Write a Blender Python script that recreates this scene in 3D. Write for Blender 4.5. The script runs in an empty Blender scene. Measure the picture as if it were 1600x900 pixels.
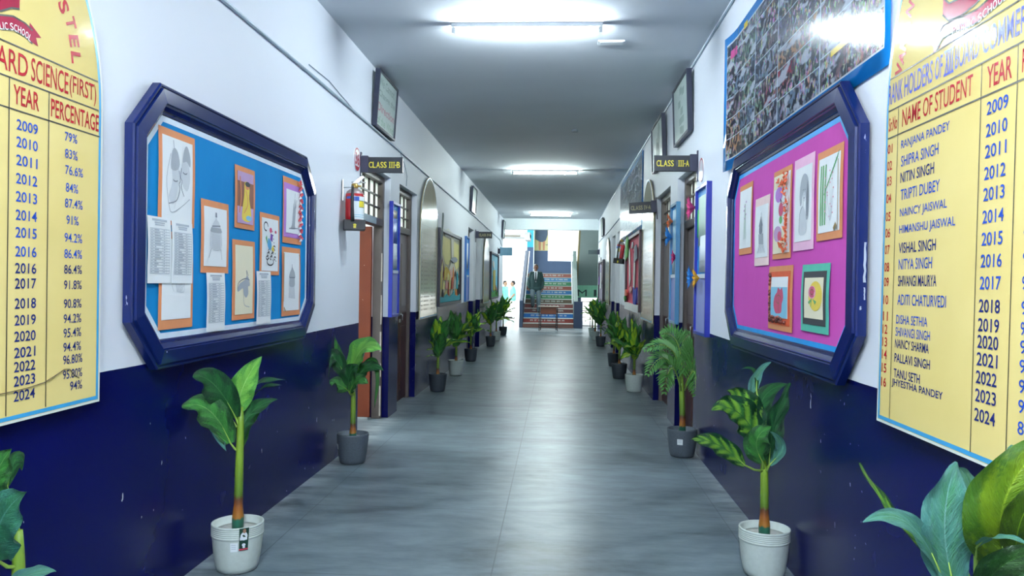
import bpy, bmesh, math, random
from mathutils import Vector, Matrix
PI = math.pi
C = bpy.context.scene.collection
random.seed(7)

# ---------------------------------------------------------------- camera
cam_d = bpy.data.cameras.new('camera'); cam = bpy.data.objects.new('camera', cam_d); C.objects.link(cam)
yaw, pitch, roll = .06028738, -.00562692, .01461255
f_ = Vector((-math.sin(yaw)*math.cos(pitch), math.cos(yaw)*math.cos(pitch), math.sin(pitch)))
r_ = Vector((math.cos(yaw), math.sin(yaw), 0)); u_ = r_.cross(f_)
r2 = r_*math.cos(roll) + u_*math.sin(roll); u2 = -r_*math.sin(roll) + u_*math.cos(roll)
cam.matrix_world = Matrix(((r2.x, u2.x, -f_.x, 0), (r2.y, u2.y, -f_.y, 0), (r2.z, u2.z, -f_.z, 1.5), (0, 0, 0, 1)))
cam_d.sensor_width = 36; cam_d.lens = 36*1230/1600; cam_d.clip_start = .05; cam_d.clip_end = 300
sc = bpy.context.scene; sc.camera = cam

# ---------------------------------------------------------------- light and exposure
TUBE = 460.0            # strength of the fluorescent tubes
SKY = 4.2
SUN = 5.0
ROOM = 280             # lamps of the classrooms behind the doors
EXPOSURE = 0.0
sc.view_settings.view_transform = 'Standard'; sc.view_settings.look = 'None'
sc.view_settings.exposure = EXPOSURE; sc.view_settings.gamma = 1; sc.view_settings.use_curve_mapping = False
w = bpy.data.worlds.new('sky'); sc.world = w; w.use_nodes = True
bg = w.node_tree.nodes['Background']; bg.inputs[0].default_value = (.86, .96, 1, 1); bg.inputs[1].default_value = SKY
sd = bpy.data.lights.new('sun', 'SUN'); sd.energy = SUN; sd.angle = .02; sd.color = (1, .97, .92)
so = bpy.data.objects.new('sun', sd); C.objects.link(so); so.rotation_euler = (math.radians(-38), math.radians(-32), 0)
try:
    sc.cycles.use_denoising = True; sc.cycles.max_bounces = 10; sc.cycles.diffuse_bounces = 6
    sc.cycles.caustics_reflective = False; sc.cycles.caustics_refractive = False; sc.cycles.sample_clamp_indirect = 8
except Exception: pass

# ---------------------------------------------------------------- materials
def lin(h):
    if isinstance(h, str):
        v = [int(h[i:i+2], 16)/255 for i in (0, 2, 4)]
        return tuple((c/12.92 if c <= .04045 else ((c+.055)/1.055)**2.4) for c in v) + (1,)
    return tuple(h) + (1,)
MATS = {}
class NT:
    def __init__(s, name):
        s.m = bpy.data.materials.new(name); s.m.use_nodes = True; s.t = s.m.node_tree; s.b = s.t.nodes['Principled BSDF']
    def n(s, typ, **kw):
        x = s.t.nodes.new(typ)
        for k, v in kw.items():
            if k.startswith('i_'):
                x.inputs[int(k[2:])].default_value = v
            else: setattr(x, k, v)
        return x
    def l(s, a, b): s.t.links.new(a, b)
    def math(s, op, a, b=None, clamp=False):
        x = s.n('ShaderNodeMath', operation=op); x.use_clamp = clamp
        for i, v in enumerate((a, b)):
            if v is None: continue
            if isinstance(v, (int, float)): x.inputs[i].default_value = v
            else: s.l(v, x.inputs[i])
        return x.outputs[0]
    def mix(s, fac, a, b):
        x = s.n('ShaderNodeMix', data_type='RGBA')
        for i, v in ((0, fac), (6, a), (7, b)):
            if isinstance(v, (int, float, tuple)): x.inputs[i].default_value = v
            else: s.l(v, x.inputs[i])
        return x.outputs[2]
    def noise(s, scale, detail=3, vec=None, rough=.5, dist=0):
        x = s.n('ShaderNodeTexNoise'); x.inputs['Scale'].default_value = scale; x.inputs['Detail'].default_value = detail
        x.inputs['Roughness'].default_value = rough; x.inputs['Distortion'].default_value = dist
        if vec is not None: s.l(vec, x.inputs['Vector'])
        return x.outputs['Fac']
    def ramp(s, fac, a, b, ca=(0, 0, 0, 1), cb=(1, 1, 1, 1)):
        x = s.n('ShaderNodeValToRGB'); e = x.color_ramp.elements
        e[0].position = a; e[0].color = ca; e[1].position = b; e[1].color = cb; s.l(fac, x.inputs[0]); return x.outputs[0]
    def obj(s): return s.n('ShaderNodeTexCoord').outputs['Object']
    def pos(s): return s.n('ShaderNodeNewGeometry').outputs['Position']
    def scale(s, vec, v):
        x = s.n('ShaderNodeVectorMath', operation='MULTIPLY'); s.l(vec, x.inputs[0]); x.inputs[1].default_value = v; return x.outputs[0]
    def bump(s, h, strength, dist=.01):
        x = s.n('ShaderNodeBump'); x.inputs['Strength'].default_value = strength; x.inputs['Distance'].default_value = dist
        s.l(h, x.inputs['Height']); s.l(x.outputs[0], s.b.inputs['Normal'])
    def set(s, rough=.5, metal=0, spec=.5, coat=0):
        s.b.inputs['Roughness'].default_value = rough; s.b.inputs['Metallic'].default_value = metal
        s.b.inputs['Specular IOR Level'].default_value = spec; s.b.inputs['Coat Weight'].default_value = coat
        return s
    def col(s, c):
        if isinstance(c, tuple): s.b.inputs['Base Color'].default_value = c
        else: s.l(c, s.b.inputs['Base Color'])
        return s
def M(name, c, rough=.5, metal=0, spec=.5, var=.12, scale=12, coat=0, bump=0):
    if name in MATS: return MATS[name]
    t = NT(name).set(rough, metal, spec, coat); c = lin(c)
    n = t.noise(scale, 3, t.obj())
    d = tuple(x*(1-var) for x in c[:3]) + (1,); e = tuple(min(1, x*(1+var)) for x in c[:3]) + (1,)
    t.col(t.mix(n, d, e))
    if bump: t.bump(n, bump)
    MATS[name] = t.m; return t.m

def wall_paint(name, white, blue, zsplit=1.112):
    t = NT(name); p = t.pos(); sep = t.n('ShaderNodeSeparateXYZ'); t.l(p, sep.inputs[0])
    n1 = t.noise(2.0, 4, p); n2 = t.noise(.6, 3, p); n3 = t.noise(30, 3, t.scale(p, (1, 1, .45)))
    wob = t.math('MULTIPLY', t.math('SUBTRACT', n1, .5), .012)
    low = t.math('LESS_THAN', t.math('ADD', sep.outputs[2], wob), zsplit)
    wc = t.mix(n2, tuple(c*.93 for c in lin(white)[:3])+(1,), lin(white))
    bc = t.mix(n1, tuple(c*.75 for c in lin(blue)[:3])+(1,), tuple(c*1.2 for c in lin(blue)[:3])+(1,))
    chip = t.math('MULTIPLY', t.math('GREATER_THAN', n3, .725), t.math('GREATER_THAN', t.noise(1.1, 1, p), .52))
    bc = t.mix(chip, bc, lin('b9bcc4'))
    t.col(t.mix(low, wc, bc))
    t.l(t.math('ADD', t.math('MULTIPLY', low, -.34), t.math('ADD', t.math('MULTIPLY', n1, .1), .55)), t.b.inputs['Roughness'])
    t.l(t.math('ADD', t.math('MULTIPLY', low, -.02), .2), t.b.inputs['Specular IOR Level'])
    t.bump(t.noise(5, 3, p), .025, .02)
    MATS[name] = t.m; return t.m
WALL = wall_paint('wall_paint_white_and_navy', 'e6ebf2', '050a4a')

def floor_mat():
    t = NT('polished_concrete'); p = t.pos(); sep = t.n('ShaderNodeSeparateXYZ'); t.l(p, sep.inputs[0]); X, Y = sep.outputs[0], sep.outputs[1]
    n1 = t.noise(1.2, 6, t.scale(p, (.7, 1.1, 1)), .62, .8); n2 = t.noise(5, 5, t.scale(p, (.6, 1.6, 1)), .65); n3 = t.noise(60, 2, p)
    m = t.math('ADD', t.math('MULTIPLY', n1, .6), t.math('MULTIPLY', n2, .4))
    c = t.mix(t.ramp(m, .34, .66), lin('3d4a51'), lin('7c8c92'))
    def line(v, at, wd): return t.math('LESS_THAN', t.math('ABSOLUTE', t.math('SUBTRACT', v, at)), wd)
    jx = t.math('ADD', X, t.math('MULTIPLY', Y, .0035))
    L = line(jx, -.315, .004)
    L = t.math('MAXIMUM', L, line(X, -1.60, .003)); L = t.math('MAXIMUM', L, line(X, 1.075, .003))
    ym = t.math('MODULO', t.math('ADD', Y, 10.06), 1.22)
    L = t.math('MAXIMUM', L, line(ym, .6, .0035))
    c = t.mix(t.math('MULTIPLY', L, .7), c, lin('39434a'))
    # pale dust lying along the foot of each wall
    dist = t.math('MINIMUM', t.math('ABSOLUTE', t.math('ADD', X, 1.87)), t.math('ABSOLUTE', t.math('SUBTRACT', X, 1.242)))
    dust = t.math('MULTIPLY', t.ramp(dist, .02, .2, (1, 1, 1, 1), (0, 0, 0, 1)), t.ramp(n2, .35, .7))
    c = t.mix(t.math('MULTIPLY', dust, .6), c, lin('b5bec0'))
    t.col(c)
    t.l(t.math('ADD', t.math('MULTIPLY', m, .12), .275), t.b.inputs['Roughness'])
    t.b.inputs['Specular IOR Level'].default_value = .26
    t.bump(t.math('ADD', t.noise(2.2, 3, t.scale(p, (.6, 2.4, 1))), t.math('MULTIPLY', n2, .35)), .16, .02)
    return t.m
FLOOR = floor_mat()
CEIL = M('ceiling_distemper', 'd3d9de', .9, var=.07, scale=1.2)
def leaf_mat(name, mid, stripe, edge, vein, contrast=.5, freq=26, ridge=.3):
    t = NT(name).set(.38, 0, .5); uv = t.n('ShaderNodeTexCoord').outputs['UV']; s = t.n('ShaderNodeSeparateXYZ'); t.l(uv, s.inputs[0])
    a = t.math('ABSOLUTE', t.math('SUBTRACT', s.outputs[0], .5))          # 0 at the midrib, .5 at the edge
    nz = t.noise(9, 4, t.scale(uv, (1.5, 3, 1)), .6)
    ph = t.math('ADD', t.math('SUBTRACT', t.math('MULTIPLY', s.outputs[1], freq), t.math('MULTIPLY', a, 16)), t.math('MULTIPLY', nz, 3))
    st = t.math('MULTIPLY', t.math('ADD', t.math('SINE', ph), 1), .5)
    reach = t.math('ADD', a, t.math('MULTIPLY', t.math('SUBTRACT', st, .5), .15))
    reach = t.math('ADD', reach, t.math('MULTIPLY', t.math('SUBTRACT', nz, .5), .5))
    c = t.mix(t.math('MULTIPLY', st, contrast), lin(mid), lin(stripe))
    c = t.mix(t.ramp(reach, .24, .36), c, lin(edge))
    rp = t.math('SUBTRACT', t.math('MULTIPLY', s.outputs[1], 26), t.math('MULTIPLY', a, 15)); cx = t.n('ShaderNodeCombineXYZ'); t.l(rp, cx.inputs[0]); t.l(t.math('MULTIPLY', a, 3.5), cx.inputs[1]); t.l(t.math('GREATER_THAN', s.outputs[0], .5), cx.inputs[2]); rs = t.math('MULTIPLY', t.math('SUBTRACT', t.math('ADD', t.math('MULTIPLY', t.noise(1.6, 3, cx.outputs[0], .7), .75), t.math('MULTIPLY', t.noise(5, 3, uv), .3)), .52), 5)
    c = t.mix(t.math('MULTIPLY', t.math('MULTIPLY', t.math('ADD', rs, 1), .5, True), ridge), c, lin(vein))
    c = t.mix(t.ramp(a, .008, .02, (1, 1, 1, 1), (0, 0, 0, 1)), c, lin(vein))
    t.col(c); t.bump(t.math('ADD', st, t.math('MULTIPLY', rs, .6)), .7, .006)
    tr = t.n('ShaderNodeBsdfTranslucent'); t.l(c, tr.inputs[0]); mx = t.n('ShaderNodeMixShader'); mx.inputs[0].default_value = .18
    t.l(t.b.outputs[0], mx.inputs[1]); t.l(tr.outputs[0], mx.inputs[2]); t.l(mx.outputs[0], t.t.nodes['Material Output'].inputs[0])
    MATS[name] = t.m; return t.m
LEAF = {
 'dark': leaf_mat('leaf_dark_green', '1f5f2c', '12422a', '0a3020', '44804a'),
 'mid': leaf_mat('leaf_mid_green', '3a8e3a', '1f6632', '10482a', '74a85c'),
 'pale': leaf_mat('leaf_pale_green', '7ec74e', '5cab42', '46963c', 'a4d878'),
 'var': leaf_mat('leaf_variegated', '7fb03a', '1f6a34', '0c3a24', '2f6a36', .9, 34, .15),
 'teal': leaf_mat('leaf_teal_underside', '3f8570', '3d8a48', '2f7068', '7fb4a8', .75, 11, .6),
 'tealdark': leaf_mat('leaf_bluish_green', '2c7a4c', '1c6040', '175446', '5f9c84', .6, 14, .5),
 'limeL': leaf_mat('leaf_lime', '6c8a16', '4a7416', '2f5c16', '8aa62c', .6, 14, .22),
 'limeD': leaf_mat('leaf_olive_dark', '3f6416', '234a10', '1a3c10', '93b828', .6),
 'darkest': leaf_mat('leaf_deep_shade_green', '1f4a18', '143a14', '0f3012', '3a6a24'),
 'bright': leaf_mat('leaf_yellow_green_centre', 'c4e23e', '6cb83a', '1f7430', '7ab83e', .55, 20, .15),
 'palm': leaf_mat('palm_leaflet_green', '5fa04a', '4a8c40', '3a7a3a', '8cb858', .3),
}

# ---------------------------------------------------------------- mesh builder
_tc = {}
def text_geo(s, bold):
    k = (s, bold)
    if k not in _tc:
        cu = bpy.data.curves.new('t', 'FONT'); cu.body = s; cu.resolution_u = 3; cu.offset = bold
        o = bpy.data.objects.new('t', cu); me = bpy.data.meshes.new_from_object(o)
        V = [(v.co.x, v.co.y) for v in me.vertices]; F = [tuple(p.vertices) for p in me.polygons]
        bpy.data.objects.remove(o); bpy.data.curves.remove(cu); bpy.data.meshes.remove(me)
        x0 = min(v[0] for v in V); x1 = max(v[0] for v in V); y0 = min(v[1] for v in V); y1 = max(v[1] for v in V)
        _tc[k] = ([((x-x0)/(x1-x0), (y-y0)/(y1-y0)) for x, y in V], F, (x1-x0)/(y1-y0))
    return _tc[k]
class MB:
    def __init__(s): s.v = []; s.f = []; s.m = []; s.uv = {}; s.sm = []
    def add(s, V, F, m=0, smooth=False):
        o = len(s.v); s.v += [tuple(p) for p in V]
        for f in F: s.f.append(tuple(i+o for i in f)); s.m.append(m); s.sm.append(smooth)
        return s
    def box(s, x0, x1, y0, y1, z0, z1, m=0):
        return s.add([(x0,y0,z0),(x1,y0,z0),(x1,y1,z0),(x0,y1,z0),(x0,y0,z1),(x1,y0,z1),(x1,y1,z1),(x0,y1,z1)],
              [(0,3,2,1),(4,5,6,7),(0,1,5,4),(1,2,6,5),(2,3,7,6),(3,0,4,7)], m)
    def prism(s, pts, y0, y1, m=0, axis='y'):
        n = len(pts)
        if axis == 'y': V = [(x, y0, z) for x, z in pts] + [(x, y1, z) for x, z in pts]
        elif axis == 'x': V = [(y0, x, z) for x, z in pts] + [(y1, x, z) for x, z in pts]
        else: V = [(x, z, y0) for x, z in pts] + [(x, z, y1) for x, z in pts]
        return s.add(V, [tuple(range(n)), tuple(range(2*n-1, n-1, -1))] + [(i+n, (i+1) % n+n, (i+1) % n, i) for i in range(n)], m)
    def poly(s, pts, y, m=0):                      # flat outline facing -y
        return s.add([(x, y, z) for x, z in pts], [tuple(range(len(pts)))], m)
    def stroke(s, pts, wd, y, m=0):                # painted line in the xz plane
        for (x0, z0), (x1, z1) in zip(pts, pts[1:]):
            dx, dz = x1-x0, z1-z0; l = math.hypot(dx, dz) or 1; nx, nz = -dz/l*wd/2, dx/l*wd/2
            s.add([(x0-nx, y, z0-nz), (x1-nx, y, z1-nz), (x1+nx, y, z1+nz), (x0+nx, y, z0+nz)], [(0, 1, 2, 3)], m)
        return s
    def text(s, body, x0, z0, wd, h, y, m=0, bold=.0, rot=0):
        V, F, asp = text_geo(body, bold)
        if wd is None: wd = asp*h
        c, n = math.cos(rot), math.sin(rot)
        P = []
        for a, b in V:
            px, pz = a*wd, b*h
            if rot: px, pz = (px-wd/2)*c-(pz-h/2)*n, (px-wd/2)*n+(pz-h/2)*c
            P.append((x0+px, y, z0+pz))
        return s.add(P, F, m)
    def tube(s, P, r, n=8, m=0, cap=True):
        P = [Vector(p) for p in P]; R = r if isinstance(r, (list, tuple)) else [r]*len(P)
        V = []; F = []; prev = None
        for i, p in enumerate(P):
            t = (P[min(i+1, len(P)-1)]-P[max(i-1, 0)]).normalized()
            a = prev if prev is not None else (Vector((0, 0, 1)) if abs(t.z) < .9 else Vector((1, 0, 0)))
            sx = t.cross(a).normalized(); sy = sx.cross(t).normalized(); prev = sy
            for k in range(n):
                q = 2*PI*k/n; V.append(p+sx*(math.cos(q)*R[i])+sy*(math.sin(q)*R[i]))
        for i in range(len(P)-1):
            for k in range(n): F.append((i*n+k, i*n+(k+1) % n, (i+1)*n+(k+1) % n, (i+1)*n+k))
        s.add(V, F, m, True)
        if cap:
            o = len(s.v)-len(V); s.f += [tuple(o+k for k in range(n))[::-1], tuple(o+(len(P)-1)*n+k for k in range(n))]; s.m += [m, m]; s.sm += [False, False]
        return s
    def lathe(s, prof, c=(0, 0, 0), n=32, m=0, smooth=True, mats=None):
        V = [(c[0]+r*math.cos(2*PI*k/n), c[1]+r*math.sin(2*PI*k/n), c[2]+z) for r, z in prof for k in range(n)]
        for i in range(len(prof)-1): pass
        o = len(s.v); s.v += V
        for i in range(len(prof)-1):
            for k in range(n):
                s.f.append((o+i*n+k, o+i*n+(k+1) % n, o+(i+1)*n+(k+1) % n, o+(i+1)*n+k)); s.m.append(mats[i] if mats else m); s.sm.append(smooth)
        s.f += [tuple(o+k for k in range(n))[::-1], tuple(o+(len(prof)-1)*n+k for k in range(n))]; s.m += [m if not mats else mats[0], m if not mats else mats[-1]]; s.sm += [False, False]
        return s
    def ball(s, c, r, m=0, n=12):
        if isinstance(r, (int, float)): r = (r, r, r)
        V = [(c[0]+r[0]*math.sin(PI*i/n)*math.cos(2*PI*k/n), c[1]+r[1]*math.sin(PI*i/n)*math.sin(2*PI*k/n), c[2]+r[2]*math.cos(PI*i/n)) for i in range(n+1) for k in range(n)]
        return s.add(V, [(i*n+k, (i+1)*n+k, (i+1)*n+(k+1) % n, i*n+(k+1) % n) for i in range(n) for k in range(n)], m, True)
    def build(s, name, mats, parent=None, bevel=0, loc=None):
        me = bpy.data.meshes.new(name); me.from_pydata(s.v, [], s.f)
        for mt in (mats if isinstance(mats, (list, tuple)) else [mats]): me.materials.append(mt)
        me.polygons.foreach_set('material_index', s.m); me.polygons.foreach_set('use_smooth', s.sm); me.update()
        o = bpy.data.objects.new(name, me); C.objects.link(o)
        if parent: o.parent = parent
        if loc: o.location = loc
        if bevel:
            b = o.modifiers.new('bevel', 'BEVEL'); b.width = bevel; b.segments = 2; b.limit_method = 'ANGLE'
        return o
def tag(o, label, cat, group=None):
    o['label'] = label; o['category'] = cat
    if group: o['group'] = group
    return o
def thing(name, label, cat, loc=(0, 0, 0), rotz=0, group=None, rotx=0):
    o = bpy.data.objects.new(name, None); o.empty_display_size = .1; C.objects.link(o); o.location = loc; o.rotation_euler = (rotx, 0, rotz)
    return tag(o, label, cat, group)
def structure(o): o['kind'] = 'structure'; return o
def struct_empty(name, loc=(0, 0, 0), rotz=0):
    o = bpy.data.objects.new(name, None); C.objects.link(o); o.location = loc; o.rotation_euler = (0, 0, rotz); return structure(o)
XL, XR, ZC = -1.87, 1.242, 3.633
ROT = {'L': PI/2, 'R': -PI/2}
def on_wall(side, Y, Z, off=0): return ((XL+off) if side == 'L' else (XR-off), Y, Z)
# on a wall thing: local x runs to the viewer's right, local -y points into the corridor, z up
# ---------------------------------------------------------------- the setting
DOORS = {'L': [(7.26, 8.58), (9.05, 10.18), (15.95, 17.0), (17.5, 18.45)], 'R': [(7.32, 8.48), (9.03, 10.4), (16.4, 17.3), (17.9, 18.9)]}
DH, TH, YB, YE = 2.64, .23, -4.0, 25.75
def wall(side):
    b = MB(); x0, x1 = (XL-TH, XL) if side == 'L' else (XR, XR+TH)
    y = YB
    for a, e in DOORS[side] + [(YE, None)]:
        b.box(x0, x1, y, a, 0, ZC)
        if e: b.box(x0, x1, a, e, DH, ZC); y = e
    return structure(b.build('wall_left' if side == 'L' else 'wall_right', WALL))
wall('L'); wall('R')
structure(MB().box(XL-TH, XR+TH, YB-.2, YB, 0, ZC).build('wall_back', WALL))
structure(MB().box(-7, 7, YB-.2, 33.2, -.12, 0).build('floor', FLOOR))
structure(MB().box(-7, 7, YB-.2, YE+.35, ZC, ZC+.2).build('ceiling', CEIL))
BEAM = M('beam_paint', 'd5dde0', .6, var=.05)
structure(MB().box(XL-TH, XR+TH+1, YE, YE+.3, 3.28, ZC).build('trim_1', BEAM))
# classrooms behind the first doors
ROOMW = M('classroom_wall', 'e9ece6', .7, var=.04)
for side in 'LR':
    s = -1 if side == 'L' else 1; xi = (XL-TH) if side == 'L' else (XR+TH); xo = xi+s*3.6
    b = MB(); a, c = sorted((xi, xo))
    b.box(a, c, 5.4, 5.5, 0, ZC); b.box(a, c, 11.6, 11.7, 0, ZC); b.box(min(xo, xo+s*.1), max(xo, xo+s*.1), 5.4, 11.7, 0, ZC)
    structure(b.build('wall_classroom_left' if side == 'L' else 'wall_classroom_right', ROOMW))
    ld = bpy.data.lights.new('classroom_lamp', 'AREA'); ld.energy = ROOM; ld.shape = 'RECTANGLE'; ld.size = 1.2; ld.size_y = 3; ld.color = (.9, .97, 1)
    lo = bpy.data.objects.new('classroom_lamp', ld); C.objects.link(lo); lo.location = (xi+s*1.9, 8.5, 3.55)
# doors
FRAME = M('door_frame_paint', '5b514c', .45, var=.2, scale=9)
FRAMED = M('door_frame_dark_brown', '3d3331', .45, var=.2, scale=9)
def door_paint():
    t = NT('door_paint_taupe_over_maroon'); p = t.pos(); s = t.n('ShaderNodeSeparateXYZ'); t.l(p, s.inputs[0])
    n = t.noise(5, 4, t.scale(p, (3, 3, .6)))
    up = t.mix(n, lin('6f625d'), lin('897c77')); lo = t.mix(n, lin('3f2422'), lin('57302a'))
    t.col(t.mix(t.math('LESS_THAN', s.outputs[2], 1.112), up, lo)); t.set(.35); return t.m
DOORP = door_paint()
def orange_paint():
    t = NT('door_paint_worn_orange'); p = t.obj(); n = t.noise(4, 4, p); k = t.noise(18, 4, p, .65)
    c = t.mix(n, lin('702c10'), lin('843a18')); t.col(t.mix(t.math('GREATER_THAN', k, .73), c, lin('d2b7a2'))); t.set(.45); return t.m
ORANGE = orange_paint()
WORN = M('worn_wood_edge', 'b3a89c', .6, var=.3, scale=20)
PANE = NT('frosted_pane'); PANE.col(lin('e8ece6')); PANE.set(.35); _t = PANE.n('ShaderNodeBsdfTranslucent'); _t.inputs[0].default_value = lin('f2f5ee'); _m = PANE.n('ShaderNodeMixShader'); _m.inputs[0].default_value = .65; PANE.l(PANE.b.outputs[0], _m.inputs[1]); PANE.l(_t.outputs[0], _m.inputs[2]); PANE.l(_m.outputs[0], PANE.t.nodes['Material Output'].inputs[0]); PANE = PANE.m
GLASSW = NT('window_glass'); GLASSW.set(.02); GLASSW.b.inputs['Transmission Weight'].default_value = 1; GLASSW.b.inputs['IOR'].default_value = 1.02; GLASSW = GLASSW.m
STEEL = M('dull_steel', 'a9adb0', .35, .9)
RAILREF = M('reflected_light_grey_blue', '8fa4ae', .4)
def door(n, side, a, e, is_open=False, far=False):
    W_ = e-a; cy = (a+e)/2; rec = .07 if not far else .1
    root = struct_empty('door_%d' % n, on_wall(side, cy, 0, -rec), ROT[side]); h = W_/2; fw = .075; tz = 2.1
    b = MB(); b.box(-h, -h+fw, 0, .1, 0, DH); b.box(h-fw, h, 0, .1, 0, DH); b.box(-h+fw, h-fw, 0, .1, DH-.07, DH); b.box(-h+fw, h-fw, 0, .1, tz, tz+.08)
    structure(b.build('frame', FRAME, root, .006))
    b = MB(); k = 4 if W_ > 1.2 else 3
    for i in range(1, k+1):
        x = -h+fw+(W_-2*fw)*i/(k+1); b.box(x-.013, x+.013, .03, .05, tz+.08, DH-.07)
    for z in (2.30, 2.43): b.box(-h+fw, h-fw, .028, .052, z-.008, z+.008)
    structure(b.build('transom_grille', FRAMED, root))
    structure(MB().box(-h+fw, h-fw, .06, .066, tz+.08, DH-.07).build('transom_pane', PANE, root))
    lw = (W_-2*fw)/2
    if is_open:
        # leaf swung back into the classroom, hinged on the far jamb
        x = h-fw; b = MB(); b.box(x-.045, x-.005, .11, .11+lw*1.6, .02, tz); structure(b.build('door_leaf', ORANGE, root, .004))
        b = MB(); rr = random.Random(6); z = .03
        while z < tz-.3:
            dz = rr.uniform(.06, .4); b.box(x-.002, x+.004, -.003, rr.uniform(.006, .016), z, min(z+dz, tz-.2)); z += dz+rr.uniform(.02, .18)
        structure(b.build('worn_edge', WORN, root))
        structure(MB().box(-h+fw, h-fw-.3, -.002, .0, tz+.005, tz+.075).build('reflected_light_strip', RAILREF, root))  # pale strip colours in the light reflected on the transom bar
    else:
        for s in (-1, 1):
            x0, x1 = (-lw, -.003) if s < 0 else (.003, lw)
            b = MB(); b.box(x0, x1, .035, .075, .02, tz-.003)
            for z0, z1 in ((.15, .95), (1.2, 1.98)):
                b.box(x0+.09, x1-.09, .027, .04, z0, z1)
            structure(b.build('door_leaf', DOORP, root, .006))
        b = MB(); s = -1 if side == 'R' else 1
        b.box(-.1, .1, .018, .03, 1.09, 1.115); b.box(.02*s-.035, .02*s+.035, .02, .032, 1.0, 1.04); b.tube([(.0, .015, 1.1), (.0, -.01, 1.1), (.0, -.01, 1.03)], .006)
        structure(b.build('latch', STEEL, root))
i = 0
for side in 'LR':
    for k, (a, e) in enumerate(DOORS[side]):
        i += 1; door(i, side, a, e, side == 'L' and k == 0, k > 1)

# ---------------------------------------------------------------- stair hall at the far end
SLATE = M('slate_blue_paint', '4b5f80', .5, var=.1, scale=3); DSLATE = M('dark_slate_paint', '33455c', .5); CYAN = M('cyan_paint', '3fb4cf', .55)
YEL = M('mural_yellow', 'd9cf9a', .7); GREENW = M('green_wall_paint', 'a8f0cc', .6); GGREY = M('grey_green_plaster', 'b7c5c2', .7, var=.05)
WHITEP = M('white_paint', 'e9eef0', .5, var=.03)
SKIN_PAINT = M('mural_skin', 'c98f70', .7); SKIRT = M('mural_grey_skirt', '56657a', .7)
hall = MB()
YB2 = 32.6
hall.box(-1.36, -.5, YB2, YB2+.2, 0, 2.88, 0); hall.box(-.5, .9, YB2, YB2+.2, 0, 2.46, 0); hall.box(.9, 2.6, YB2, YB2+.2, 1.3, 6.5, 0)
hall.box(-1.36, -.5, YB2, YB2+.2, 2.88, 6.5, 1)
hall.box(-.5, .9, YB2, YB2+.2, 4.6, 6.5, 1)
structure(hall.build('wall_stair', [SLATE, YEL]))
mu = MB(); y = YB2-.004
mu.poly([(-1.02, 4.2), (-.55, 4.2), (-.52, 3.55), (-.6, 3.3), (-.72, 3.24), (-.82, 3.24), (-.94, 3.3), (-1.04, 3.36)], y, 0)
mu.poly([(-.90, 3.3), (-.79, 3.3), (-.80, 2.9), (-.88, 2.9)], y+.001, 1); mu.poly([(-.73, 3.3), (-.62, 3.3), (-.64, 2.9), (-.71, 2.9)], y+.001, 1)
mu.stroke([(-.6, 3.12), (-.5, 3.12)], .02, y, 0)
structure(mu.build('trim_2', [SKIRT, SKIN_PAINT]))
b = MB(); b.box(-1.36, -1.09, YB2-.35, YB2, 0, 3.0, 0); b.box(-1.36, -1.09, YB2-.35, YB2, 3.0, 6.5, 1); b.box(-1.09, -1.06, YB2-.36, YB2, 0, 6.5, 2)
structure(b.build('wall_pilaster', [SLATE, CYAN, WHITEP]))
structure(MB().box(-1.4, 2.8, YE+.3, YB2+.2, 5.6, 5.8).build('ceiling_stair_hall', CEIL))
structure(MB().box(2.6, 2.8, YE+.3, YB2+.2, 0, 6.5).build('wall_stair_hall_right', GGREY))
structure(MB().box(-1.4, 2.8, YE+.3, YE+.5, ZC, 5.8).build('wall_above_beam', GGREY))
# canopy slab over the way out on the left
b = MB(); b.box(-4.5, -1.02, 26.6, 27.6, 3.07, 3.2, 0); b.box(-1.2, -1.02, 26.55, 27.6, 2.98, 3.24, 0); b.box(-3.8, -1.35, 26.58, 26.6, 3.085, 3.14, 1)
structure(b.build('trim_3', [WHITEP, M('canopy_shade_strip', '9b9284', .8)]))
# staircase
NR, RH, TD, SY, SX0, SX1 = 12, .16, .33, 27.0, -1.24, .49
RC = ['6d4a40', '8c3a34', '1f6cb4', '6a3b3a', '7c3e3c', '5d5040', '2f7a50', '2c6ea6', '8a4a40', '3a7c58', '3f7fae', '96574c']
st = struct_empty('staircase', (0, SY, 0))
NOSE = M('stair_nosing', 'b7bdba', .5); TREAD = M('stair_tread', '8e9694', .5); RTXT = M('riser_lettering', 'c9cfc8', .6)
for k in range(NR):
    z0 = k*RH; b = MB(); b.box(SX0, SX1, k*TD, k*TD+.02, z0, z0+RH-.022); structure(b.build('riser', M('riser_paint_%s' % RC[k], RC[k], .5), st))
    b = MB(); b.box(SX0, SX1, k*TD-.015, (k+1)*TD, z0+RH-.022, z0+RH); structure(b.build('tread', NOSE if 1 else TREAD, st))
    if k > 0:
        b = MB(); rr = random.Random(k*3+1); x = SX0+.2+rr.random()*.15; end = SX1-.25-rr.random()*.15
        while x < end:                                     # hand-painted line of small letters too worn to read
            wd = .05+.13*rr.random(); b.stroke([(x, z0+.095), (x+wd, z0+.095)], .012, k*TD-.003)
            q = x+.01
            while q < x+wd:
                b.stroke([(q, z0+.095), (q+.006*rr.uniform(-1, 1), z0+.05)], .009, k*TD-.003)
                if rr.random() < .6: b.stroke([(q, z0+.07), (q+.018, z0+.06)], .009, k*TD-.003)
                q += .026
            x += wd+.045
        structure(b.build('riser_lettering', RTXT, st))
structure(MB().box(SX0, 2.6, NR*TD, YB2-SY, NR*RH-.15, NR*RH).build('landing', TREAD, st))
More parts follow.
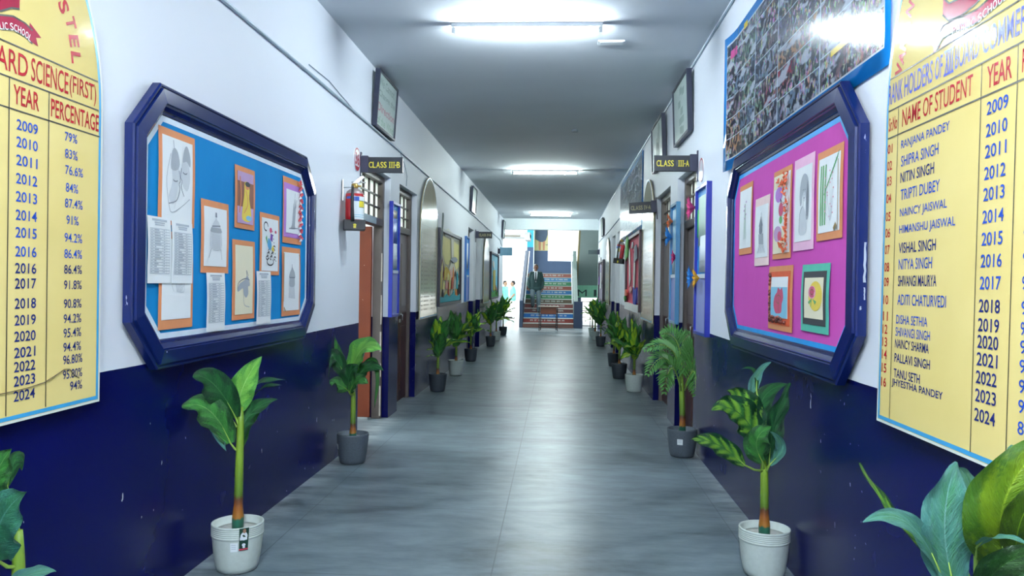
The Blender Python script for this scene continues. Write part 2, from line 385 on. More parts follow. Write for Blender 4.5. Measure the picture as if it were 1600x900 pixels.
# side parapets of the flight, rising with the stairs
for x0, x1, cap, m in ((-1.37, -1.25, True, DSLATE), (.50, .64, False, M('parapet_grey_green', '6f8482', .6))):
    b = MB(); L_ = NR*TD; ya = 0 if cap else .02
    b.prism([(ya, 0), (L_, 0), (L_, NR*RH+.9), (ya, .92)], x0, x1, 0, 'x')
    o = structure(b.build('parapet', m, st, .008))
    b = MB(); xc = (x0+x1)/2; b.tube([(x1+.05 if cap else x0-.05, .1, .85), (x1+.05 if cap else x0-.05, L_, NR*RH+.85)], .022, 8)
    for t in (.1, .5, .95): b.tube([(x1 if cap else x0, L_*t, .8+t*NR*RH), (x1+.05 if cap else x0-.05, L_*t, .84+t*NR*RH)], .01, 6)
    structure(b.build('handrail', WHITEP, st))
structure(MB().box(.50, .80, 0, .3, 0, .92).build('newel_block', M('newel_navy', '22344e', .45), st, .01))
# upper flight and its sloping soffit on the right
b = MB(); b.prism([(31.4, 1.46), (31.4, 1.92), (27.0, 4.3), (27.0, 3.84)], .72, 2.6, 0, 'x'); b.prism([(31.4, 1.46), (31.4, 2.06), (27.0, 4.44), (27.0, 3.84)], .66, .72, 1, 'x')
structure(b.build('upper_flight', [GGREY, M('stringer_tan', 'b0a078', .6)]))
b = MB(); b.box(.66, 2.6, 31.38, 31.5, .98, 1.6, 0); structure(b.build('wall_under_stairs', GREENW))
DKL = M('dark_painted_letter', '2d4a48', .6)
lt = MB(); lt.text('M', .72, 1.04, .36, .26, 31.374, 0, 0); lt.text('I', 1.36, 1.04, .10, .26, 31.374, 0, 0)
structure(lt.build('trim_4', DKL))
structure(MB().box(-40, 40, YB2+.2, 80, -.14, -.02).build('ground', M('sunlit_pale_paving', 'd9d5cc', .8, var=.06, scale=1)))
structure(MB().box(-40, -7, 20, YB2+.2, -.14, -.02).build('ground_side', M('sunlit_pale_paving', 'd9d5cc', .8)))
# gate of thin bars under the stairs
BAR = M('gate_bar_brown', '6a5a50', .5, .3)
g = thing('low_gate', 'low barred gate closing the space under the stairs', 'gate', (1.15, 28.0, 0))
b = MB()
for z in (.04, .34, .58, .9): b.box(-.33, 1.3, -.012, .012, z-.015, z+.015)
b.build('rail', BAR, g); b = MB()
for x in (-.33, -.05, .22, .5, .78, 1.05, 1.3): b.box(x-.012, x+.012, -.012, .012, 0, .92)
b.build('bars', BAR, g)
# ---------------------------------------------------------------- ceiling lights
def lit(name, c, k=1):
    t = NT(name); t.b.inputs['Emission Color'].default_value = c+(1,); t.b.inputs['Emission Strength'].default_value = TUBE*k; t.b.inputs['Base Color'].default_value = (1, 1, 1, 1); return t.m
TUBEM = lit('lit_tube_cool_white', (.80, .92, 1)); TUBEB = lit('lit_tube_bright_white', (.82, .91, 1), 1.65); TUBEF = lit('lit_tube_greenish_white', (.86, 1, .98))
BATTEN = M('batten_white_metal', 'dfe5e8', .4, var=.03)
def tube_light(Y, label, mat, rows=(0,)):
    t = thing('tube_light', label, 'ceiling light', (-.3, Y, ZC), 0, 'fluorescent tube lights on the corridor ceiling')
    b = MB(); b.box(-.62, .62, -.025, .025, -.035, 0); b.build('batten', BATTEN, t, .004)
    for y in rows:
        b = MB(); b.tube([(-.585, y, -.062), (.585, y, -.062)], .0135, 12); b.build('tube', mat, t)
    for s in (-1, 1):
        b = MB(); b.box(s*.6-.016, s*.6+.016, -.018 if len(rows) < 2 else -.048, .018 if len(rows) < 2 else .048, -.08, -.034); b.build('lamp_holder', BATTEN, t, .003)
tube_light(6.45, 'lit fluorescent tube nearest the camera, on the ceiling between the two octagonal boards', TUBEM)
tube_light(14.75, 'lit fluorescent tube in the middle of the row, halfway down the corridor ceiling', TUBEF)
tube_light(23.75, 'lit fluorescent tube farthest away, just before the white beam', TUBEF)
tube_light(-1.7, 'lit fluorescent tube on the ceiling behind the viewer', TUBEB, (-.03, .03))
tube_light(.4, 'unseen fluorescent tube added above the viewer to brighten the near boards', TUBEB, (-.03, .03))  # added lamp out of view, brightens the near walls and boards
b = MB(); b.box(-.115, .115, -.06, .06, -.012, 0, 0); b.box(-.1, .1, -.045, .045, -.016, -.012, 0)
tag(b.build('ceiling_cover_plate', BATTEN, None, .002, (.42, 6.96, ZC)), 'small white cover plate on the ceiling beside the nearest tube light', 'cover plate')
b = MB(); b.tube([(0, 0, 0), (0, 0, -.03)], .045, 16)
tag(b.build('ceiling_rose', M('ceiling_rose_grey', '9aa3aa', .6), None, 0, (.18, 10.9, ZC)), 'small round grey ceiling rose between the first and second tube light', 'ceiling rose')

# ---------------------------------------------------------------- rank boards
CREAM = NT('cream_board_enamel'); _n = CREAM.noise(2.5, 4, CREAM.obj()); CREAM.col(CREAM.mix(_n, lin('d9c478'), lin('e6d38e'))); CREAM.set(.09, 0, .16); CREAM = CREAM.m
CREAMGLARE = NT('glare_paled_cream_enamel'); _n = CREAMGLARE.noise(2.5, 4, CREAMGLARE.obj()); CREAMGLARE.col(CREAMGLARE.mix(_n, lin('c9bd98'), lin('d8cfae'))); CREAMGLARE.set(.12, 0, .6); CREAMGLARE = CREAMGLARE.m  # board cream made paler so its colour carries the glare
BLUEL = M('blue_lining', '3f9fd2', .3); WEDGE = M('white_board_edge', 'dcdfd2', .4); RED = M('red_sign_paint', 'a8202c', .2, 0, .12); BLUE = M('blue_sign_paint', '2a4fb0', .2, 0, .12)
NAVYP = M('dark_blue_sign_paint', '232f6e', .2, 0, .12); BLACKP = M('black_sign_paint', '2c2a24', .4); VIOLET = M('violet_sign_paint', '5560c0', .2, 0, .12)
CRIM = M('crimson_ribbon_paint', '9c2440', .2, 0, .12); WHT = M('white_sign_paint', 'e6e4e2', .4)
BW, BZ0, BZS, BZT = .73, 1.005, 2.17, 2.97
FY = -.016
def arch_outline(d=0, n=28, bw=.73):
    w_, zt = bw-d, BZT-BZS-d
    return [(-w_, BZ0+d), (w_, BZ0+d)] + [(w_*math.cos(PI*i/n), BZS+zt*math.sin(PI*i/n)) for i in range(n+1)]
def ring_band(b, d0, d1, y, m, bw=.73):
    A, B = arch_outline(d0, bw=bw), arch_outline(d1, bw=bw); n = len(A)
    b.add([(x, y, z) for x, z in A]+[(x, y, z) for x, z in B], [(i, (i+1) % n, n+(i+1) % n, n+i) for i in range(n)], m)
def rank_board(side, Y, label, old=False, lean=0.0, off=.02, bw=.73, zk=1.0):  # old: board in the cream paled for glare
    t = thing('rank_board', label, 'honours board', on_wall(side, Y, BZ0, off), ROT[side], 'arched rank boards on the corridor walls', -lean)
    t.rotation_euler = (0, 0, ROT[side])
    if lean: t.rotation_mode = 'XYZ'; t.matrix_world = Matrix.Translation(Vector(on_wall(side, Y, BZ0, off)))@Matrix.Rotation(ROT[side], 4, 'Z')@Matrix.Rotation(lean, 4, 'X')
    if zk != 1: t.scale = (1, 1, zk)
    b = MB(); b.prism([(x, z-BZ0) for x, z in arch_outline(bw=bw)], FY, 0.0)
    t_panel = b.build('panel', CREAMGLARE if old else CREAM, t, .003)
    b = MB(); ring_band(b, 0.001, .010, FY-.001, 0, bw); ring_band(b, .012, .026, FY-.0012, 1, bw)
    b.v = [(x, y, z-BZ0) for x, y, z in b.v]
    b.build('border', [WEDGE, BLUEL], t_panel)
    return t_panel
def lettering(t, name, mats, fn):
    b = MB(); fn(b); b.v = [(x, y, z-BZ0) for x, y, z in b.v]; return b.build(name, mats, t)
def ribbon(b, pts, wd, y, m0, m1):
    up = [(x, z+wd/2) for x, z in pts]; dn = [(x, z-wd/2) for x, z in pts]
    b.add([(x, y, z) for x, z in dn]+[(x, y, z) for x, z in up], [(i, i+1, len(pts)+i+1, len(pts)+i) for i in range(len(pts)-1)], m0)
    b.stroke(up, .006, y-.0004, m1); b.stroke(dn, .006, y-.0004, m1)
def path_text(b, pts, txt, h, y, m):
    seg = [math.hypot(q[0]-p[0], q[1]-p[1]) for p, q in zip(pts, pts[1:])]; tot = sum(seg)
    wt = [.45 if c in 'I ' else .8 if c == 'L' else 1 for c in txt]; k = tot/sum(wt); d = 0
    for c, wd in zip(txt, wt):
        mid = d+wd*k/2; d += wd*k; q = mid
        if c == ' ': continue
        for i, l in enumerate(seg):
            if q <= l or i == len(seg)-1: break
            q -= l
        (x0, z0), (x1, z1) = pts[i], pts[i+1]; f = q/l; x = x0+(x1-x0)*f; z = z0+(z1-z0)*f+h*.45; wl = wd*k*.82*(.5 if c == 'I' else 1)
        b.text(c, x-wl/2 if 0 else x, z-h/2, wl, h, y, m, .01, math.atan2(z1-z0, x1-x0) or 1e-4)
Yl = FY-.0016
# the left board
tl = rank_board('L', 2.31, 'cream arched honours board on the left wall listing year and percentage in blue', off=.024)
def fn(b):
    for x0, x1, z in ((-.70, .694, 2.272), (-.71, .70, 2.16), (-.71, .71, 2.058)): b.stroke([(x0, z), (x1, z)], .005, Yl, 0)
    for x, z1 in ((.398, 2.16), (.195, 2.16), (-.62, 2.16)): b.stroke([(x, 1.035), (x, z1)], .005, Yl, 0)
lettering(tl, 'ruled_lines', BLACKP, fn)
def fn(b):
    b.text('XII', -.12, 2.182, .12, .07, Yl, 0, .01); b.text('BOARD', .035, 2.178, .25, .076, Yl, 0, .005); b.text('SCIENCE', .302, 2.176, .205, .08, Yl, 0, .005); b.text('(FIRST)', .515, 2.17, .168, .085, Yl, 0, .005)
    b.text('YEAR', .215, 2.078, .13, .064, Yl, 0, .01); b.text('PERCENTAGE', .41, 2.075, .292, .066, Yl, 0, .01); b.text('NAME OF STUDENT', -.56, 2.075, .6, .064, Yl, 0, .01)
    for ch, x, z, r in (('S', .505, 2.515, -1.02), ('T', .548, 2.47, -1.15), ('E', .569, 2.409, -1.3), ('L', .582, 2.35, -1.4), ('O', .462, 2.572, -.9), ('H', .40, 2.63, -.75)):
        b.text(ch, x-.03, z-.025, .044, .06, Yl, 0, .03, r)
lettering(tl, 'red_lettering', RED, fn)
def fn(b):
    zs = [2.012,1.954,1.893,1.831,1.77,1.708,1.649,1.585,1.528,1.476,1.408,1.351,1.296,1.241,1.193,1.145,1.094]
    ys = ['2009','2010','2011','2012','2013','2014','2015','2016','2016','2017','2018','2019','2020','2021','2022','2023','2024']
    for i, (z, s) in enumerate(zip(zs, ys)): b.text(s, .232, z-.018, .108, .036, Yl, 0 if i < 8 else 1, .012)
    pz = [2.02,1.958,1.898,1.833,1.775,1.713,1.647,1.587,1.529,1.471,1.401,1.345,1.292,1.239,1.192,1.137,1.09]
    ps = ['79%','83%','76.6%','84%','87.4%','91%','94.2%','86.4%','86.4%','91.8%','90.8%','94.2%','95.4%','94.4%','96.80%','95.80%','94%']
    for i, (z, s) in enumerate(zip(pz, ps)):
        wd = .075 if len(s) == 3 else .108 if len(s) == 5 else .118
        b.text(s, .495 if len(s) > 3 else .49+.003*i, z-.017, wd, .034, Yl, 0 if i < 8 else 1, .006)
lettering(tl, 'blue_lettering', [BLUE, NAVYP], fn)
def fn(b):
    ribbon(b, [(-.30, 2.325), (-.2, 2.345), (-.1, 2.33), (0, 2.315), (.10, 2.322), (.15, 2.327), (.21, 2.343), (.27, 2.339), (.306, 2.326)], .045, Yl, 0, 2)
    b.poly([(.292, 2.372), (.353, 2.338), (.325, 2.33), (.337, 2.303), (.285, 2.312)], Yl+.0003, 0)
    path_text(b, [(.088, 2.307), (.15, 2.316), (.21, 2.332), (.25, 2.331), (.28, 2.325), (.30, 2.317)], 'PUBLIC SCHOOL', .024, Yl-.0008, 1)
    ribbon(b, [(-.2, 2.40), (-.05, 2.372), (.08, 2.375), (.15, 2.392), (.2, 2.42), (.24, 2.43)], .06, Yl, 0, 2)
    # shield-shaped crest above the ribbons
    b.poly([(-.13, 2.47), (.02, 2.41), (.17, 2.47), (.19, 2.72), (.02, 2.76), (-.15, 2.72)], Yl, 0); b.poly([(-.1, 2.49), (.02, 2.44), (.14, 2.49), (.16, 2.7), (.02, 2.73), (-.12, 2.7)], Yl-.0004, 1)
lettering(tl, 'ribbon_emblem', [CRIM, WHT, BLACKP], fn)
# the right board leans a little: its foot stands off the wall
tr = rank_board('R', 2.27, 'cream arched honours board on the right wall with students names and years', lean=-.0125, off=.027, bw=.768)
def fn(b):
    for x0, x1, z in ((-.735, .735, 2.276), (-.74, .74, 2.159), (-.74, .74, 2.058)): b.stroke([(x0, z), (x1, z)], .005, Yl, 0)
    for x, z1 in ((-.653, 2.157), (-.0915, 2.157), (.09, 2.157), (.38, 2.157)): b.stroke([(x, 1.03), (x, z1)], .004, Yl, 0)
lettering(tr, 'ruled_lines', BLACKP, fn)
def fn(b):
    b.text('Sr.No', -.733, 2.082, .07, .05, Yl, 0, .01); b.text('NAME OF STUDENT', -.62, 2.078, .48, .064, Yl, 0, .005); b.text('YEAR', -.062, 2.076, .125, .064, Yl, 0, .01); b.text('PERCENTAGE', .11, 2.076, .23, .064, Yl, 0, .01)
    nz = [2.016,1.954,1.897,1.833,1.766,1.706,1.644,1.58,1.525,1.459,1.399,1.351,1.304,1.258,1.208,1.156]
    for i, z in enumerate(nz): b.text('%02d' % (i+1), -.738+.0003*i, z-.016, .042, .034, Yl, 0, .01)
    for ch, x, z, r in (('V', -.634, 2.32, 1.2), ('A', -.612, 2.357, 1.15), ('R', -.598, 2.405, 1.08), ('A', -.582, 2.456, 1.0), ('N', -.556, 2.512, .9), ('A', -.51, 2.57, .8)):
        b.text(ch, x-.027, z-.025, .048, .056, Yl, 0, .03, r)
lettering(tr, 'red_lettering', RED, fn)
def fn(b):
    for s, x, wd in (('RANK', -.742, .118), ('HOLDERS', -.61, .212), ('OF', -.382, .052), ('BOARD', -.25, .14), ('COMMERCE', -.092, .28)):
        b.text(s, x, 2.182, wd, .074, Yl, 0, .004)
    for s, x, wd in (('X', -.318, .028), ('I', -.288, .008), ('I', -.272, .008)): b.text(s, x, 2.182, wd, .074, Yl, 0, .02)
    b.stroke([(-.322, 2.256), (-.258, 2.256)], .008, Yl, 0); b.stroke([(-.322, 2.182), (-.258, 2.182)], .008, Yl, 0)
    nm = [('RANJANA PANDEY',-0.623,-0.273,2.011,1),('SHIPRA SINGH',-0.619,-0.341,1.955,1),('NITIN SINGH',-0.62,-0.367,1.897,2),('TRIPTI DUBEY',-0.615,-0.325,1.835,1),('NAINCY JAISWAL',-0.616,-0.275,1.768,1),('HIMANSHU JAISWAL',-0.617,-0.219,1.708,1),('VISHAL SINGH',-0.617,-0.339,1.646,2),('NITYA SINGH',-0.613,-0.362,1.588,1),('SHIVANGI MAURYA',-0.614,-0.328,1.529,2),('ADITI CHATURVEDI',-0.614,-0.261,1.463,1),('DISHA SETHIA',-0.62,-0.381,1.396,1),('SHIVANGI SINGH',-0.622,-0.36,1.348,1),('NAINCY SHARMA',-0.624,-0.366,1.306,2),('PALLAVI SINGH',-0.625,-0.354,1.255,2),('TANU SETH',-0.627,-0.423,1.2,2),('JHYESTHA PANDEY',-0.64,-0.264,1.163,2)]
    for i, (s, x0, x1, z, m) in enumerate(nm): b.text(s, x0, z-.019+(.004 if i > 10 else 0), x1-x0, .038 if i < 10 else .032, Yl, m, .012 if m == 2 else .006)
    yz = [2.018,1.955,1.895,1.833,1.773,1.709,1.646,1.584,1.521,1.456,1.402,1.354,1.304,1.252,1.2,1.144]
    for i, z in enumerate(yz): b.text(str(2009+i), -.058-.0011*i, z-.019, .108, .038, Yl, 1 if i < 9 else 3, .012)
    for i, z in enumerate(yz): b.text(['92%','89%','90.4%','88%','93%','91.2%','94%','95%','95.2%','93%','94.6%','95%','96%','94%','95%','86%'][i], .14, z-.018, .1, .036, Yl, 1, .006)
lettering(tr, 'blue_lettering', [VIOLET, BLUE, NAVYP, NAVYP], fn)
def fn(b):
    ribbon(b, [(-.375, 2.3), (-.334, 2.325), (-.25, 2.322), (-.212, 2.313), (-.127, 2.307), (-.04, 2.318), (.06, 2.33), (.2, 2.31)], .04, Yl, 0, 2)
    b.poly([(-.36, 2.325), (-.42, 2.315), (-.395, 2.295), (-.40, 2.272), (-.35, 2.285)], Yl+.0003, 0)
    path_text(b, [(-.275, 2.312), (-.212, 2.302), (-.127, 2.296), (-.04, 2.307), (.03, 2.315)], 'PUBLIC SCHOOL', .026, Yl-.0008, 1)
    ribbon(b, [(-.34, 2.41), (-.3, 2.378), (-.22, 2.367), (-.14, 2.372), (-.05, 2.39), (.1, 2.4)], .055, Yl, 0, 2)
    b.poly([(-.15, 2.47), (0, 2.43), (.15, 2.47), (.17, 2.72), (0, 2.76), (-.17, 2.72)], Yl, 0)
lettering(tr, 'ribbon_emblem', [CRIM, WHT, BLACKP], fn)
# glossy boards farther on; glare is put into their paler cream and faint writing
def faint(t):
    def fn(b):
        for z in (2.27, 2.16, 2.06): b.stroke([(-.69, z), (.69, z)], .005, Yl, 0)
        for x in (-.5, .1, .35): b.stroke([(x, 1.04), (x, 2.16)], .004, Yl, 0)
        rr = random.Random(3)
        for i in range(16):
            z = 2.0-.058*i
            for x0, x1 in ((-.66, -.55), (-.45, -.45+.25+.25*rr.random()), (.14, .3), (.4, .55)): b.stroke([(x0, z), (x1, z)], .022, Yl, 0)
    lettering(t, 'faint_lettering', M('faint_board_lettering', 'b0a688', .2), fn)
faint(rank_board('L', 11.02, 'glossy arched board on the left wall between the closed brown doors and the collage board', True))
faint(rank_board('R', 11.06, 'glossy arched board on the right wall next to the pink decorated board', True))
rank_board('L', 19.75, 'distant glossy arched board on the left wall before the light blue board', True, zk=.86)
rank_board('R', 20.2, 'distant glossy arched board on the right wall before the dark decorated board', True, zk=.86)
b = MB(); b.tube([(-1.826, 2.3, 1.11), (-1.826, 2.6, 1.115), (-1.826, 2.7, 1.124), (-1.826, 2.76, 1.142), (-1.826, 2.81, 1.158), (-1.826, 2.84, 1.156), (-1.826, 2.87, 1.13), (-1.826, 2.9, 1.115)], .0016, 6)
tag(b.build('loose_wire', M('thin_brown_wire', '5a4a30', .5)), 'thin loose wire lying across the foot of the left honours board', 'wire')

# ---------------------------------------------------------------- octagonal notice boards
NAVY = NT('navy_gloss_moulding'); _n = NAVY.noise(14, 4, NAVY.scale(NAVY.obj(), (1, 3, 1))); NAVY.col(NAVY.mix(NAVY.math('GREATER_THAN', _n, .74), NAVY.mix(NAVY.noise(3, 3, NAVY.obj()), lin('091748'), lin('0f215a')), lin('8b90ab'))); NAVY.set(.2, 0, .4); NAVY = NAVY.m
def octagon(y0, y1, z0, z1, cy, cz, d):
    k = d*(2-math.sqrt(2))/2*1.0
    # inset by d with equal spacing on every side
    a0, a1, b0, b1 = y0+d, y1-d, z0+d, z1-d; t = d*(1-math.tan(PI/8))
    ux, uz = cy-(d*.586), cz-(d*.586)
    ux = max(ux, .01); uz = max(uz, .01)
    return [(a0+ux, b0), (a1-ux, b0), (a1, b0+uz), (a1, b1-uz), (a1-ux, b1), (a0+ux, b1), (a0, b1-uz), (a0, b0+uz)]
def cloth(name, a, b_):
    t = NT(name); n = t.noise(3, 4, t.obj()); t.col(t.mix(n, lin(a), lin(b_))); t.set(.85, 0, .2); t.bump(t.noise(2.2, 4, t.obj(), .6), .35, .02); return t.m
def octa_board(side, Y0, Y1, label, clothm, tape, tapew):
    cy = (Y0+Y1)/2; h = (Y1-Y0)/2; z0, z1 = 1.085, 2.385
    t = thing('notice_board', label, 'notice board', on_wall(side, cy, z0, .02), ROT[side])
    H = z1-z0
    prof = [(0, 0), (0, -.035), (.006, -.041), (.014, -.041), (.016, -.036), (.022, -.036), (.025, -.048), (.084, -.053), (.087, -.045), (.094, -.045), (.097, -.038), (.116, -.029), (.118, -.022), (.130, -.02), (.135, -.015)]
    b = MB(); n = len(prof)
    rings = [[(x, y, z) for x, z in octagon(-h, h, 0, H, .225, .225, d)] for d, y in prof]
    V = [p for r in rings for p in r]
    b.add(V, [(i*8+k, i*8+(k+1) % 8, (i+1)*8+(k+1) % 8, (i+1)*8+k) for i in range(n-1) for k in range(8)], 0)
    b.build('frame', NAVY, t)
    o = octagon(-h, h, 0, H, .225, .225, .13)
    MB().prism(o, -.014, .0).build('cloth_backing', clothm, t)
    b = MB(); A, B = octagon(-h, h, 0, H, .225, .225, .132), octagon(-h, h, 0, H, .225, .225, .132+tapew)
    b.add([(x, -.0152, z) for x, z in A]+[(x, -.0152, z) for x, z in B], [(i, (i+1) % 8, 8+(i+1) % 8, 8+i) for i in range(8)])
    b.build('edge_tape', tape, t)
    return t, cy
BLUECL = cloth('turquoise_blue_cloth', '0576b6', '0d8cca'); PINKCL = cloth('magenta_cloth', 'bf47a4', 'cf58b6')
octL, cyL = octa_board('L', 3.235, 5.745, 'navy octagonal notice board with turquoise cloth on the left wall', BLUECL, M('white_edge_tape', 'd3e2ee', .6), .03)
octR, cyR = octa_board('R', 3.215, 5.70, 'navy octagonal notice board with magenta cloth on the right wall', PINKCL, M('azure_edge_tape', '1f9ae0', .5), .028)
b = MB(); rr = random.Random(8)
for z0, z1, ya, yb in ((.44, .60, -.004, -.017), (.37, .42, -.006, -.014), (.33, .345, -.02, -.03)):
    q = [(ya+(yb-ya)*rr.uniform(0, .25), z0+(z1-z0)*k/7) for k in range(8)]+[(yb-(yb-ya)*rr.uniform(0, .45), z0+(z1-z0)*k/7) for k in range(7, -1, -1)]
    b.add([(1.2437, y, z) for y, z in q], [tuple(range(16))])
b.build('chipped_paint', M('bare_chipped_patch', '9aa2b0', .7), octR)
ORC = M('orange_card', 'd58a5a', .8); WPAP = M('white_drawing_paper', 'e4e9ea', .8, var=.03); CPAP = M('cream_drawing_paper', 'e3ddc0', .8, var=.03); PENC = M('pencil_grey', 'a2a9af', .8); PENL = M('light_pencil_grey', 'c6ccd0', .8); PEND = M('dark_pencil', '767d86', .8)
INK = M('printed_grey_ink', 'aab4bc', .8); PURP = M('purple_card', 'b07ac8', .8); PINKC = M('pale_pink_card', 'eab8d4', .8); TEALC = M('teal_green_card', '4fb29c', .8); BLKC = M('black_card', '2c3036', .7); GOLD = M('gold_tape', '9a7a2a', .3, .6); REDP = M('red_paper', 'c83c44', .7); ORNP = M('orange_paper_petals', 'dc6a44', .7)
YELP = M('yellow_paint', 'e2c850', .8); GRNP = M('green_paint', '6aa86a', .8); MAUV = M('mauve_wash', 'b99ac0', .8); SKYB = M('sky_wash', '7fc0d8', .8); ROSE = M('rose_paint', 'c04a6c', .8); BRNW = M('brown_wash', '8a5a4a', .8); VIOP = M('violet_ink', '7040a0', .8)
def curl(b, amt, h):
    # a pinned sheet bows slightly off the board
    b.v = [(x, y-amt*(math.sin(PI*min(max(z/h, 0), 1))*.35+.9*max(0, .25-z/h)*(1 if z/h < .25 else 0)), z) for x, y, z in b.v]
def smooth_line(p, closed, k=3):
    n = len(p); out = []
    for i in range(n if closed else n-1):
        g = (lambda j: p[j % n]) if closed else (lambda j: p[min(max(j, 0), n-1)])
        p0, p1, p2, p3 = g(i-1), g(i), g(i+1), g(i+2)
        for j in range(k):
            t = j/k; out.append(tuple(.5*(2*b_+(c-a)*t+(2*a-5*b_+4*c-d)*t*t+(3*b_-a-3*c+d)*t**3) for a, b_, c, d in zip(p0, p1, p2, p3)))
    return out if closed else out+[p[-1]]
def grid_sheet(b, x0, x1, z0, z1, y, m, n=8, th=.0015):
    for i in range(n):
        a, c = z0+(z1-z0)*i/n, z0+(z1-z0)*(i+1)/n
        b.add([(x0, y, a), (x1, y, a), (x1, y, c), (x0, y, c)], [(0, 1, 2, 3)], m)
    b.add([(x0, y, z0), (x1, y, z0), (x1, y+th, z0), (x0, y+th, z0)], [(3, 2, 1, 0)], m)
def sheet(side, cy, name, label, y0, y1, z0, z1, layers, draw=None, mats=(), cat='drawing', curlv=.012, group=None, base=.0365):
    """layers: (material, border left/right, bottom, top) from the back card to the front sheet"""
    Yc = (y0+y1)/2; w_ = abs(y1-y0); h = z1-z0
    t = thing(name, label, cat, on_wall(side, Yc, z0, base), ROT[side], group)
    x0, x1, a, c = -w_/2, w_/2, 0, h; y = 0
    for i, (nm, m, bx, b0, b1) in enumerate(layers):
        x0 += bx; x1 -= bx; a += b0; c -= b1
        b = MB(); grid_sheet(b, x0, x1, a, c, y-.0012, 0); curl(b, curlv, h)
        o = b.build(nm, m, t); sol = o.modifiers.new('thickness', 'SOLIDIFY'); sol.thickness = .001; sol.offset = -1
        y -= .0022
    if draw:
        b = MB(); W_, H_ = x1-x0, c-a
        class P:                                           # unit-square pen on the front sheet
            def st(s, pts, wd=.006, m=0):
                if len(pts) > 2:
                    pts = smooth_line(pts, False)
                q = []
                for p0, p1 in (zip(pts, pts[1:]) if len(pts) < 3 else ()):
                    q += [(p0[0]+(p1[0]-p0[0])*k/3, p0[1]+(p1[1]-p0[1])*k/3) for k in range(3)]
                q = q+[pts[-1]] if len(pts) < 3 else pts
                b.stroke([(x0+u*W_, a+v*H_) for u, v in q], wd, y-.0004-.0002*m, m)
            def fill(s, pts, m=0, lift=0):
                if len(pts) > 4:
                    pts = smooth_line(pts, True)
                b.poly([(x0+u*W_, a+v*H_) for u, v in pts], y-.0004-.0002*m-lift, m)
            def oval(s, u, v, ru, rv, m=0, n=16, lift=0): s.fill([(u+ru*math.cos(2*PI*k/n), v+rv*math.sin(2*PI*k/n)) for k in range(n)], m, lift)
            def curve(s, u, v, ru, rv, t0, t1, wd=.006, m=0, n=10): s.st([(u+ru*math.cos(t0+(t1-t0)*k/n), v+rv*math.sin(t0+(t1-t0)*k/n)) for k in range(n+1)], wd, m)
        draw(P()); curl(b, curlv, h); b.build('artwork', list(mats), o)
    return t
def L_(name, label, y0, y1, z0, z1, *a, **k): return sheet('L', cyL, name, label, y0, y1, z0, z1, *a, **k)
def R_(name, label, y0, y1, z0, z1, *a, **k): return sheet('R', cyR, name, label, y0, y1, z0, z1, *a, **k)
def oc(front=WPAP, bx=.03, b0=.035, b1=.035): return [('mount', ORC, 0, 0, 0), ('sheet', front, bx, b0, b1)]
def faces(p):
    p.fill([(.3, .45), (.2, .3), (.3, .2), (.42, .25), (.5, .45), (.52, .62), (.45, .74), (.3, .66)], 0)
    p.fill([(.26, .62), (.28, .8), (.36, .88), (.48, .84), (.54, .7), (.45, .62)], 1); p.fill([(.62, .5), (.6, .66), (.68, .78), (.84, .74), (.9, .55), (.82, .4), (.7, .42)], 0); p.fill([(.64, .74), (.7, .9), (.8, .95), (.9, .84), (.9, .7), (.78, .76)], 1)
    p.curve(.4, .5, .07, .02, PI, 2*PI, .006, 2); p.curve(.72, .62, .07, .02, PI, 2*PI, .006, 2); p.st([(.52, .62), (.56, .5), (.52, .46), (.55, .4), (.5, .3), (.42, .24), (.2, .2)], .005, 2); p.st([(.6, .66), (.57, .55), (.62, .5), (.6, .42), (.7, .32)], .005, 2)
    p.st([(.25, .8), (.12, .5), (.2, .2), (.3, .1), (.6, .18), (.9, .3)], .004, 1); p.st([(.36, .88), (.34, .97)], .004, 2)
L_('drawing', 'pencil drawing of two faces turned to each other on an orange mount', 3.482, 3.838, 1.753, 2.20, oc(b0=.02), faces, (PENL, PENC, PEND))
def scr(p):
    for k in range(14): p.st([(.35+.03*k, .62+.02*math.sin(k*2)), (.45+.025*k, .42+.06*math.sin(k*3)), (.5+.01*k, .34)], .004, 0)
    p.curve(.55, .5, .25, .2, 0, 4, .004, 0)
L_('drawing', 'faint sketch on an orange mount half covered by the two printed lists', 3.495, 3.83, 1.262, 1.722, oc(bx=.025, b0=.045), scr, (PENL,))
def lst(p):
    p.st([(.18, .95), (.82, .95)], .010, 0); p.st([(.28, .91), (.72, .91)], .006, 0); p.st([(.3, .88), (.7, .88)], .006, 0)
    for k in range(17): p.st([(.08, .82-.042*k), (.92, .82-.042*k)], .0025, 0)
    for u in (.08, .22, .6, .78, .92): p.st([(u, .15), (u, .82)], .002, 0)
    rr = random.Random(5)
    for k in range(16):
        p.st([(.26, .80-.042*k), (.26+.26*rr.random()+.05, .80-.042*k)], .005, 0); p.st([(.1, .80-.042*k), (.19, .80-.042*k)], .004, 0); p.st([(.64, .80-.042*k), (.72, .80-.042*k)], .004, 0)
for lab, a, e, z0, z1 in (('printed list pinned at the far left edge of the turquoise board', 3.38, 3.588, 1.478, 1.78), ('printed list over the faint sketch, right beside another list', 3.60, 3.806, 1.477, 1.773), ('printed list hanging under the bottle-shaped dome drawing', 3.972, 4.192, 1.226, 1.534), ('printed list hanging under the colourful peacock drawing', 4.646, 4.876, 1.23, 1.553)):
    L_('printed_list', lab, a, e, z0, z1, [('sheet', WPAP, 0, 0, 0)], lst, (INK,), 'paper', .018, 'printed lists on the turquoise board', base=.044)
